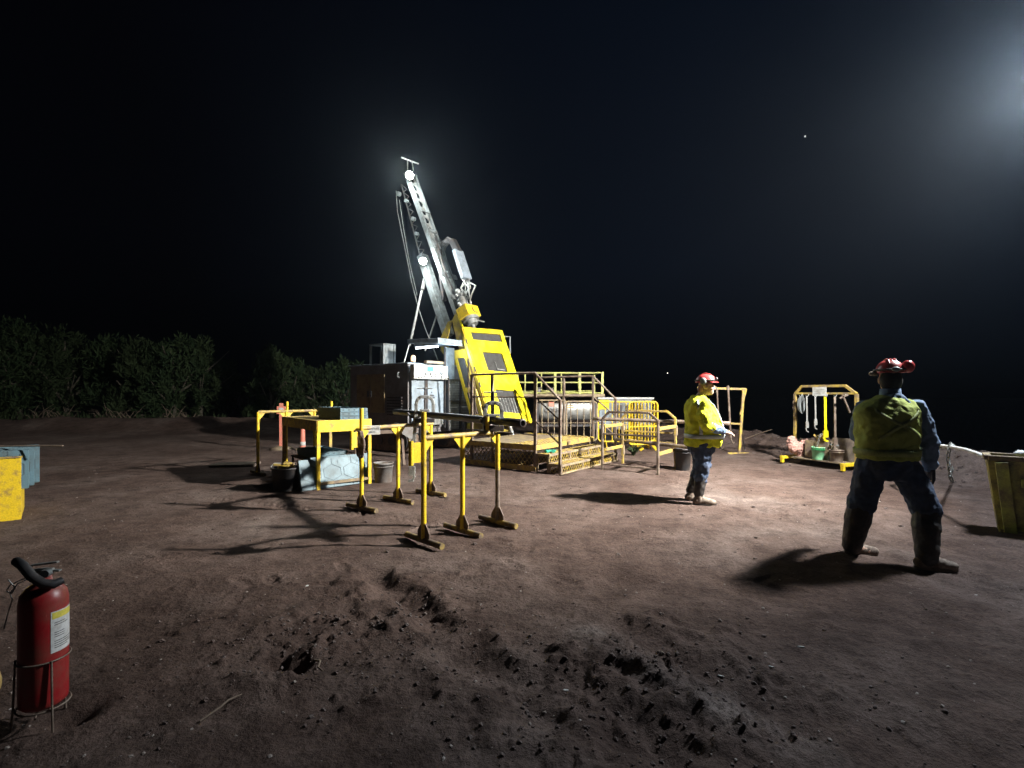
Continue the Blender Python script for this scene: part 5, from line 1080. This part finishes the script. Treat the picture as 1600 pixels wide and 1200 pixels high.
# undergrowth at the foot of the trees
mb = MB(); rg = random.Random(77)
for k in range(700):
    px = rg.uniform(-80, 600); Y = rg.uniform(23.5, 29); x = (px - 800) / FPX * Y
    if 352 < px < 392 and rg.random() < .8: continue
    z = gz(x, Y) if k % 5 == 0 else 0.0; l_ = rg.uniform(.1, .55); a = rg.uniform(-.5, .5); mb.add([(x - .02, Y, z), (x + .02, Y, z), (x + a * l_ * .5 + .015, Y + .1, z + l_ * .7), (x + a * l_, Y + .1, z + l_)], [(0, 1, 2), (0, 2, 3)])
o = mb.build('tall_grass', M['leafb']); o['kind'] = 'stuff'
for i, (px, Y, lab) in enumerate(((275, 23.8, 'leafless pale brush pile in front of the peaked tree'), (185, 25.0, 'small leafless dead shrub below the rounded tree'), (80, 25, 'pale leafless shrub at the foot of the tallest tree'), (520, 22, 'pale dead shrub left of the rig housing'))):
    x = (px - 800) / FPX * Y; mb = MB()
    for k in range(34): a = rg.uniform(0, 6.28); l_ = rg.uniform(.4, 1.3); q = rg.uniform(-.9, .9); mb.path([(q, 0, 0), (q + l_ * .4 * math.cos(a), l_ * .3 * math.sin(a), l_ * .5), (q + l_ * .8 * math.cos(a), l_ * .4 * math.sin(a), l_ * rg.uniform(.3, .9))], [.022, .014, .006], 4)
    o = mb.build('dead_shrub', M['twig']); o.location = (x, Y, gz(x, Y)); tag(o, lab, 'shrub', 'leafless shrubs under the trees')
# twigs on the ground and the bank
for i, (a_, b_, lab) in enumerate(((gp(312, 1135), gp(378, 1100), 'bent dry twig lying on the dark earth in the left foreground'), (gp(490, 1035), gp(505, 1058), 'short stick beside the dark hole in the foreground'), (Vector((5.9, 12.6, .34)), Vector((6.25, 12.0, .62)), 'grey branch poking from the bank left of the tool rack'))):
    if i < 2: a_.z = gz(a_.x, a_.y) + .008; b_.z = gz(b_.x, b_.y) + .012
    mb = MB(); mb.path([a_, a_.lerp(b_, .4) + Vector((.01, .015, .008)), a_.lerp(b_, .75) + Vector((-.01, -.01, .01)), b_], [.005, .006, .005, .003] if i < 2 else [.02, .018, .014, .01], 6); o = mb.build('twig', M['twig'], loc=a_); tag(o, lab, 'twig')
# bits of pale litter
r_ = random.Random(12); LIT = [((1127, 1057), 'pale scrap on the dark earth at lower right of centre'), ((1252, 1013), 'long pale scrap left of the walking worker\'s shadow'), ((884, 1078), 'pale scrap left of the dried tread print'), ((480, 920), 'pale chip in the left middle of the ground'), ((1205, 1047), 'tiny upright pale chip near the tread print')]
for (px, py), lab in LIT:
    p = gp(px, py); p.z = gz(p.x, p.y) + .004; s = r_.uniform(.012, .02); mb = MB(); pts = [(s * (1 + .4 * r_.random()) * math.cos(a), s * .45 * math.sin(a), 0) for a in [0, .9, 1.9, 3, 4.2, 5.3]]; mb.prism(pts, (0, 0, .005)); o = mb.build('litter_scrap', M['white']); o.location = p; o.rotation_euler = (.2, .1, r_.uniform(0, 3)); tag(o, lab, 'litter', 'pale scraps on the ground')
# distant lights beyond the edge
for (px, py, Y, r_2, lab) in ((1043, 583, 420, .45, 'tiny light far beyond the edge of the pad near the horizon'), (1258, 213, 1500, 2.2, 'single bright star high in the black sky')):
    o = MB().ell((0, 0, 0), r_2, 10, 6).build('distant_light' if Y < 500 else 'star', M['star']); o.location = at(px, py, Y); tag(o, lab, 'light' if Y < 500 else 'star')

# ================================================================== PEOPLE
def ringsurf(rings, t, z):      # rings: (z, cx, cy, rx, ry)
    rings = sorted(rings)
    if z <= rings[0][0]: r_ = rings[0]
    elif z >= rings[-1][0]: r_ = rings[-1]
    else:
        for a, b_ in zip(rings[:-1], rings[1:]):
            if a[0] <= z <= b_[0]: f = (z - a[0]) / (b_[0] - a[0]); r_ = tuple(a[i] * (1 - f) + b_[i] * f for i in range(5)); break
    e = .82; c, s = math.cos(t), math.sin(t)
    return Vector((r_[1] + r_[3] * math.copysign(abs(c) ** e, c), r_[2] + r_[4] * math.copysign(abs(s) ** e, s), z))
def torso(mb, rings, n=28, closed=True):
    rings = sorted(rings); vs_ = [ringsurf(rings, 2 * math.pi * k / n, r_[0]) for r_ in rings for k in range(n)]; m = len(rings)
    fs_ = [(i * n + k, i * n + (k + 1) % n, (i + 1) * n + (k + 1) % n, (i + 1) * n + k) for i in range(m - 1) for k in range(n)]
    fs_ += [tuple(reversed(range(n))), tuple((m - 1) * n + k for k in range(n))]; mb.add(vs_, fs_, True)
def band(rings, z0, z1, off, t0=0, t1=2 * math.pi, n=48, slope=0):
    mb = MB(); vs_ = []; fs_ = []
    for i in range(n + 1):
        t = t0 + (t1 - t0) * i / n
        for z in (z0, z1):
            zz = z + slope * i / n; p = ringsurf(rings, t, zz); c = ringsurf(rings, t + math.pi, zz); d = (p - (p + c) / 2); d.z = 0; vs_.append(p + d.normalized() * off)
    for i in range(n): fs_.append((2 * i, 2 * i + 2, 2 * i + 3, 2 * i + 1))
    mb.add(vs_, fs_, True); return mb
def hand(mb, wrist, fwd, palm_n, side, s=1.0, curl=.35):
    # fwd: direction of fingers; palm_n: out of the back of the hand; side: towards the thumb
    fwd, palm_n, side = Vector(fwd).normalized(), Vector(palm_n).normalized(), Vector(side).normalized(); w = Vector(wrist)
    mb.limb([w - fwd * .02, w + fwd * .03 * s], [.027 * s, .026 * s], 10)
    for k in range(4): mb.limb([w + fwd * .02 * s + side * (.024 - .016 * k) * s, w + fwd * .088 * s + side * (.033 - .021 * k) * s], [.017 * s, .0135 * s], 8)
    for k, l_ in enumerate((.072, .082, .076, .060)):
        b_ = w + fwd * .088 * s + side * (.034 - .0225 * k) * s; c_ = curl * (1 + .12 * k); d1 = (fwd - palm_n * c_ * .6).normalized(); d2 = (fwd - palm_n * c_ * 1.8).normalized()
        m_ = b_ + d1 * l_ * .5 * s; mb.limb([b_, m_, m_ + d2 * l_ * .5 * s], [.0098 * s, .0088 * s, .0072 * s], 8)
    b_ = w + fwd * .02 * s + side * .024 * s; m_ = b_ + (fwd * .7 + side * .8 - palm_n * .2).normalized() * .05 * s; mb.limb([b_, m_, m_ + (fwd + side * .15 - palm_n * .25).normalized() * .035 * s], [.0145 * s, .0115 * s, .009 * s], 8)
def head(mb, c, fwd, s=1.0):
    f = Vector(fwd).normalized(); u = Vector((0, 0, 1)); sd = f.cross(u).normalized(); u = sd.cross(f); rt = Matrix((sd, f, u)).transposed(); c = Vector(c)
    P = lambda x, y, z: c + rt @ Vector((x * s, y * s, z * s))
    E = lambda p, r_, rr=None: mb.ell(P(*p), tuple(q * s for q in r_), 18, 12, rot=rt)
    E((0, -.012, .03), (.076, .094, .092)); E((0, .020, -.035), (.060, .068, .075)); E((0, .045, -.078), (.036, .036, .030)); E((0, .086, -.012), (.014, .016, .030)); E((0, .096, -.026), (.017, .014, .012))
    for q in (-1, 1): E((q * .030, .068, .022), (.026, .016, .010)); E((q * .040, .058, -.022), (.022, .022, .020)); E((q * .078, -.008, -.004), (.010, .020, .032)); E((q * .018, .074, -.058), (.018, .012, .008))
    E((0, .078, -.052), (.022, .010, .006)); E((0, .076, -.066), (.020, .011, .007))
    return P, rt
def eyes(P, parent, s=1.0):
    for q in (-1, 1):
        e = MB().ell(P(q * .031, .075, .006), .0105 * s, 10, 8).build('eye', M['white'], parent); MB().ell(P(q * .031, .083, .006), .0052 * s, 8, 6).build('iris', M['hair'], e)
        MB().path([P(q * .045, .078, .028), P(q * .03, .086, .032), P(q * .016, .086, .028)], .004, 6).build('eyebrow', M['hair'], parent)
def boot(mb, heel, toe, ank_h=.13, s=1.0):
    h, t = Vector(heel), Vector(toe); d = (t - h); L_ = d.length; d.normalize(); sd = d.cross(Vector((0, 0, 1))).normalized(); rt = Matrix((d, sd, Vector((0, 0, 1)))).transposed()
    mb.ell(h + d * .07 + Vector((0, 0, .055)), (.075, .050, .058), 14, 10, rot=rt); mb.ell(h + d * L_ * .52 + Vector((0, 0, .050)), (L_ * .34, .050, .052), 16, 10, rot=rt); mb.ell(t - d * .075 + Vector((0, 0, .040)), (.078, .054, .044), 16, 10, rot=rt)
    mb.limb([h + d * .075 + Vector((0, 0, .06)), h + d * .08 + Vector((0, 0, ank_h + .02))], [.050, .044], 12)
def laces(heel, toe, parent):
    h, t = Vector(heel), Vector(toe); d = (t - h).normalized(); sd = d.cross(Vector((0, 0, 1))).normalized(); L_ = (t - h).length
    for k in range(4):
        c = h + d * (L_ * (.42 + .10 * k)) + Vector((0, 0, .108 - .009 * k)); MB().path([c - sd * .035 - Vector((0, 0, .016)), c, c + sd * .035 - Vector((0, 0, .016))], .0045, 5).build('boot_lace', M['gaiter'], parent)
def sole(heel, toe):
    h, t = Vector(heel), Vector(toe); d = (t - h); L_ = d.length; d.normalize(); sd = d.cross(Vector((0, 0, 1))).normalized(); mb = MB(); pts = []
    for k in range(24):
        a = 2 * math.pi * k / 24; x = math.cos(a); w = .052 + .006 * x; pts.append(h + d * (L_ / 2 + x * L_ / 2) + sd * math.sin(a) ** 1 * w * (1.0) + Vector((0, 0, .012)))
    mb.prism(pts, (0, 0, .024)); return mb
def helmet(P, rt, parent, s=1.0, peak=True):
    c = P(0, -.012, .068); mb = MB(); prof = []
    for k in range(9): a = R(90 - 10.5 * k); prof.append((math.cos(a) * .118, math.sin(a) * .115))
    prof = [(max(r_, .0005), z) for r_, z in prof]; prof += [(.123, -.002), (.123, -.008), (.112, -.008), (.108, .03)]
    R2 = rt @ Matrix.Diagonal((.94, 1.12, 1.0)); mb.lathe(prof, c, 28, rot=R2, caps=False)
    pk = []
    for k in range(13): a = R(25 + 130 * k / 12); pk.append(c + R2 @ Vector((math.cos(a) * .118, math.sin(a) * .118, -.003)))
    for k in range(12, -1, -1): a = R(25 + 130 * k / 12); pk.append(c + R2 @ Vector((math.cos(a) * .125, math.sin(a) * .142 + .006, -.008)))
    n = 13; mb.add([q + rt @ Vector((0, 0, .003)) for q in pk] + [q - rt @ Vector((0, 0, .003)) for q in pk], [(i, i + 1, 2 * n - 2 - i, 2 * n - 1 - i) for i in range(n - 1)] + [(2 * n + 2 * n - 1 - i, 2 * n + 2 * n - 2 - i, 2 * n + i + 1, 2 * n + i) for i in range(n - 1)] + [(2 * n - 1 - i, 2 * n - 2 - i, 4 * n - 2 - i, 4 * n - 1 - i) for i in range(n - 1)])
    for x in (-.03, 0, .03): mb.path([c + R2 @ Vector((x, .09 * math.sin(a), .03 + .09 * math.cos(a))) for a in [R(q) for q in (-60, -30, 0, 30, 60)]], .006, 6)
    return mb.build('hard_hat', M['helmet'], parent), c, R2

# ---- worker standing side-on, facing right
B2 = gp(1092, 786); z2 = gz(B2.x, B2.y); B2.z = z2 + .0
p2 = thing('person', 'stocky worker in long-sleeved yellow hi-vis jacket standing side-on, forearm held forward', 'person', B2)
fw2 = Vector((.93, -.37, 0)).normalized(); sc = 1.0
HC = Vector((.10, -.02, 1.575))
bd = MB(); P2, rt2 = head(bd, HC, fw2, 1.02)
bd.limb([HC + Vector((-.03, 0, -.06)), (.0, 0, 1.42), (-.02, 0, 1.34)], [.058, .062, .09], 12)
rb = [(.78, .05, 0, .155, .15), (.95, .08, 0, .19, .17), (1.15, .06, 0, .17, .17), (1.32, .02, 0, .14, .19), (1.40, 0, 0, .10, .13)]
torso(bd, rb)
SH = {-1: Vector((.0, -.20, 1.34)), 1: Vector((.03, .20, 1.34))}
EL = {-1: Vector((.0, -.28, 1.06)), 1: Vector((.05, .28, 1.04))}; WR = {-1: Vector((.235, -.25, .99)), 1: Vector((.24, .16, .96))}
for s in (-1, 1): bd.limb([SH[s], EL[s], WR[s]], [.055, .045, .030], 12)
hand(bd, WR[-1], (.95, .10, -.22), (.15, -.35, .95), (.1, .9, .3), 1.0, .30); hand(bd, WR[1], (.8, -.4, -.3), (0, .5, .8), (.2, -.8, .3), 1.0, .5)
HP = {-1: Vector((.01, -.09, .80)), 1: Vector((.03, .10, .80))}; KN = {-1: Vector((-.01, -.11, .44)), 1: Vector((.04, .12, .44))}; AN = {-1: Vector((-.05, -.12, .08)), 1: Vector((-.07, .12, .08))}
for s in (-1, 1): bd.limb([HP[s], KN[s], AN[s]], [.085, .055, .04], 12); bd.limb([AN[s], AN[s] + Vector((.12, 0, -.03))], [.04, .035], 8)
body = bd.build('body', M['skin'], p2); fuse(body, .0075, 2); eyes(P2, p2, 1.0)
jr = [(.775, .05, 0, .225, .205), (.84, .06, 0, .235, .215), (.95, .075, 0, .245, .22), (1.08, .06, 0, .228, .222), (1.22, .03, 0, .20, .225), (1.33, .0, 0, .165, .225), (1.39, -.01, 0, .125, .16), (1.44, .0, 0, .088, .095), (1.46, .0, 0, .082, .088)]
jk = MB(); torso(jk, jr, 32)
for s in (-1, 1): e = EL[s]; jk.limb([SH[s] + Vector((0, -.02 * s * 0, -.02)), (SH[s] + e) / 2 + Vector((-.02, 0, 0)), e, e.lerp(WR[s], .22)], [.085, .088, .078, .068], 14)
jo = jk.build('jacket', M['hivis'], p2); fuse(jo, .012, 2, .055, .09)
for s in (-1, 1):
    mb = MB(); mb.limb([EL[s].lerp(WR[s], .12), EL[s].lerp(WR[s], .5), EL[s].lerp(WR[s], .92)], [.066, .060, .048], 14); o = mb.build('shirt_cuff', M['shirt'], p2); fuse(o, .008, 2, .035, .04)
band(jr, .885, .94, .012).build('reflective_band', M['reflect'], p2, solid=.004)
for t in (-2.0, -.62, .62): 
    mb = MB(); vs_ = []
    for i in range(15):
        z = .94 + (1.40 - .94) * i / 14
        for dt in (-.09, .09): p = ringsurf(jr, t + dt, z); c = Vector((.03, 0, z)); d = (p - c).normalized(); vs_.append(p + d * .014)
    mb.add(vs_, [(2 * i, 2 * i + 1, 2 * i + 3, 2 * i + 2) for i in range(14)], True); mb.build('reflective_stripe', M['reflect'], p2, solid=.004)
tr_ = MB()
for s in (-1, 1): tr_.limb([HP[s] + Vector((0, 0, .04)), HP[s].lerp(KN[s], .5) + Vector((.02, 0, 0)), KN[s] + Vector((.01, 0, 0)), KN[s].lerp(AN[s], .26)], [.125, .110, .092, .088], 14)
torso(tr_, [(.70, .03, 0, .16, .17), (.82, .04, 0, .185, .185), (.9, .05, 0, .19, .19)]); o = tr_.build('jeans', M['jean'], p2); fuse(o, .012, 2, .05, .07)
for s in (-1, 1):
    mb = MB(); a = KN[s].lerp(AN[s], .16); mb.limb([a, a.lerp(AN[s], .5), AN[s] + Vector((0, 0, .07))], [.080, .074, .066], 14); o = mb.build('gaiter', M['gaiter'], p2); fuse(o, .010, 2, .02, .05)
    hl = AN[s] + Vector((-.08, 0, 0)); hl.z = 0; to = hl + Vector((.30, -.05 if s < 0 else -.03, 0)); mb = MB(); boot(mb, hl, to); o = mb.build('boot', M['boot'], p2); fuse(o, .007, 3, .006, .03); sole(hl, to).build('boot_sole', M['gaiter'], o); laces(hl, to, o)
hh, hc2, hr2 = helmet(P2, rt2, p2)
mb = MB(); mb.path([hc2 + hr2 @ Vector((.122 * math.cos(a), .124 * math.sin(a), .022)) for a in [R(q) for q in range(-180, 181, 15)]], .009, 6); gb = mb.build('goggle_strap', M['gaiter'], hh)
mb = MB()
for q in (-.04, .04): mb.ell(hc2 + hr2 @ Vector((q, .118, .040)), (.034, .022, .024), 12, 8, rot=rt2)
mb.build('goggles', M['dsteel'], hh)
mb = MB()
for q in (-1, 1): mb.ell(hc2 + rt2 @ Vector((q * .118, -.03, .01)), (.024, .042, .048), 12, 8, rot=rt2)
mb.build('ear_muff', M['lsteel'], hh)
mb = MB(); cc = P2(0, -.06, -.03); mb.ell(cc, (.076, .058, .09), 16, 10, rot=rt2); mb.ell(P2(0, -.05, -.10), (.07, .055, .05), 14, 8, rot=rt2); o = mb.build('neck_cloth', M['pink'], p2); fuse(o, .009, 2, .02, .04)

# ---- worker walking away, seen from behind
B1 = Vector((3.37, 4.48, 0)); B1.z = gz(B1.x, B1.y)
p1 = thing('person', 'worker seen from behind in yellow hi-vis vest and tall gaiters, striding right', 'person', B1)
fw1 = Vector((.35, .94, 0)).normalized()
HC1 = Vector((.055, .05, 1.625)); bd = MB(); P1, rt1 = head(bd, HC1, fw1, 1.04)
bd.limb([HC1 + Vector((-.0, -.02, -.06)), (.04, 0, 1.46), (.03, 0, 1.38)], [.062, .066, .10], 12)
r1b = [(.82, .0, .0, .17, .13), (1.0, .0, 0, .18, .14), (1.2, .0, 0, .20, .14), (1.36, .02, 0, .20, .12), (1.43, .03, 0, .12, .09)]
torso(bd, r1b)
SHr, ELr, WRr = Vector((.225, -.03, 1.36)), Vector((.315, -.07, 1.07)), Vector((.365, -.02, .84))
SHl, ELl, WRl = Vector((-.13, .09, 1.35)), Vector((-.10, .24, 1.12)), Vector((.06, .38, 1.04))
bd.limb([SHr, ELr, WRr], [.058, .048, .032], 12); bd.limb([SHl, ELl, WRl], [.058, .048, .032], 12)
hand(bd, WRr, (.08, .10, -1), (.95, -.2, .1), (-.1, .95, .1), 1.05, .45); hand(bd, WRl, (.8, .5, 0), (0, .2, .9), (.3, -.8, 0), 1.0, .5)
HL, HR = Vector((-.10, .04, .86)), Vector((.10, -.02, .86)); KL, KR = Vector((-.17, .09, .50)), Vector((.27, -.09, .49)); AL, AR = Vector((-.235, .13, .09)), Vector((.185, -.205, .09))
bd.limb([HL, KL, AL], [.10, .062, .045], 12); bd.limb([HR, KR, AR], [.10, .062, .045], 12)
for a in (AL, AR): bd.limb([a, a + Vector((.14, .0, -.04))], [.045, .035], 8)
body = bd.build('body', M['skin'], p1); fuse(body, .0075, 2); eyes(P1, p1, 1.0)
sh = MB()
for (a, b_, c) in ((SHr, ELr, WRr), (SHl, ELl, WRl)): sh.limb([a + Vector((0, 0, .0)), a.lerp(b_, .5), b_, b_.lerp(c, .55), b_.lerp(c, .97)], [.092, .085, .076, .066, .052], 14)
torso(sh, [(.86, .0, 0, .20, .155), (1.1, .0, 0, .215, .165), (1.3, .02, 0, .215, .15), (1.40, .03, 0, .20, .12), (1.46, .03, 0, .11, .10), (1.50, .04, .01, .08, .08)])
o = sh.build('work_shirt', M['shirt'], p1); fuse(o, .011, 2, .035, .06)
vr = [(.915, -.01, 0, .238, .19), (1.02, -.01, 0, .240, .19), (1.16, -.0, 0, .250, .195), (1.30, -.01, 0, .262, .185), (1.38, -.005, 0, .255, .155), (1.425, .01, 0, .20, .125), (1.46, .02, 0, .13, .10), (1.485, .03, .01, .085, .08)]
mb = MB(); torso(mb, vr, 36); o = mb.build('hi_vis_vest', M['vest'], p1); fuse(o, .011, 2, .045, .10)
band(vr, .955, 1.01, .012).build('reflective_band', M['dull'], p1, solid=.004); 
for (ta_, tb) in ((-2.35, -.85), (-.85, -2.35)):
    mb = MB(); vs_ = []
    for i in range(21):
        f = i / 20; z = 1.10 + .26 * f; t = ta_ + (tb - ta_) * f
        for dz in (-.018, .018): p = ringsurf(vr, t, z + dz); d = (p - Vector((0, 0, p.z))).normalized(); vs_.append(p + d * .006)
    mb.add(vs_, [(2 * i, 2 * i + 1, 2 * i + 3, 2 * i + 2) for i in range(20)], True); mb.build('reflective_stripe', M['dull'], p1, solid=.004)
tr_ = MB(); torso(tr_, [(.74, .0, .0, .17, .15), (.84, .0, 0, .205, .17), (.97, 0, 0, .215, .175)])
for (h, k, a, s) in ((HL, KL, AL, -1), (HR, KR, AR, 1)): tr_.limb([h + Vector((s * .01, 0, .0)), h.lerp(k, .5) + Vector((s * .01, -.01, 0)), k.lerp(h, .08), k.lerp(a, .02)], [.126, .120, .112, .120], 16)
o = tr_.build('jeans', M['jean'], p1); fuse(o, .012, 2, .038, .07)
for (k, a, hd_, td_) in ((KL, AL, Vector((-.30, .12, 0)), Vector((.03, .16, 0))), (KR, AR, Vector((.09, -.18, 0)), Vector((.405, -.26, 0)))):
    mb = MB(); q = k.lerp(a, .02); mb.limb([q, q.lerp(a, .35), q.lerp(a, .7), a + Vector((0, 0, .01))], [.104, .106, .092, .080], 16); o = mb.build('gaiter', M['gaiter'], p1); fuse(o, .010, 2, .018, .06)
    mb = MB(); boot(mb, hd_, td_); o = mb.build('boot', M['boot'], p1); fuse(o, .007, 3, .006, .03); sole(hd_, td_).build('boot_sole', M['wood'], o); laces(hd_, td_, o)
for (w, f, n_, s) in ((WRr, (.08, .10, -1), (.95, -.2, .1), (-.1, .95, .1)), (WRl, (.8, .5, 0), (0, .2, .9), (.3, -.8, 0))):
    mb = MB(); hand(mb, w, f, n_, s, 1.16, .45); o = mb.build('work_glove', M['glove'], p1); fuse(o, .006, 1)
hh, hc1, hr1 = helmet(P1, rt1, p1)
mb = MB()
mb.ell(hc1 + rt1 @ Vector((.112, -.07, .045)), (.050, .050, .056), 14, 10, rot=rt1)
mb.build('ear_muff', M['helmet'], hh)
mb = MB(); mb.path([hc1 + hr1 @ Vector((.125 * math.cos(a), .125 * math.sin(a), .018)) for a in [R(q) for q in range(-180, 181, 15)]], .010, 6); mb.build('lamp_strap', M['gaiter'], hh)
mb = MB(); mb.ell(hc1 + rt1 @ Vector((0, -.15, .02)), (.035, .02, .022), 12, 8, rot=rt1); mb.build('strap_battery', M['lsteel'], hh)
mb = MB(); mb.ell(P1(0, -.040, -.005), (.086, .078, .112), 18, 12, rot=rt1); o = mb.build('hair', M['hair'], p1); mb = MB(); mb.lathe([(.088, 1.44), (.082, 1.50), (.076, 1.545), (.070, 1.545), (.074, 1.45)], (.04, .02, 0), 20, caps=False); mb.build('shirt_collar', M['shirt'], p1)

mb = MB(); mb.ell(hc1 + rt1 @ Vector((-.125, .0, -.012)), (.040, .045, .022), 12, 8, rot=rt1); mb.build('helmet_lamp', M['ypale'], hh)
# ================================================================== night air
hz = MB().bx(-45, 14, -3.5, 48, -14, 12).build('haze', None); hz['kind'] = 'stuff'
hm = bpy.data.materials.new('night_mist'); hm.use_nodes = True; N = hm.node_tree.nodes; L = hm.node_tree.links; N.remove(N['Principled BSDF'])
pv = N.new('ShaderNodeVolumePrincipled'); pv.inputs['Color'].default_value = (.74, .87, 1.0, 1); pv.inputs['Density'].default_value = 0.0010; pv.inputs['Anisotropy'].default_value = 0.87
L.new(pv.outputs[0], N['Material Output'].inputs['Volume']); hz.data.materials.append(hm); hz.display_type = 'WIRE'
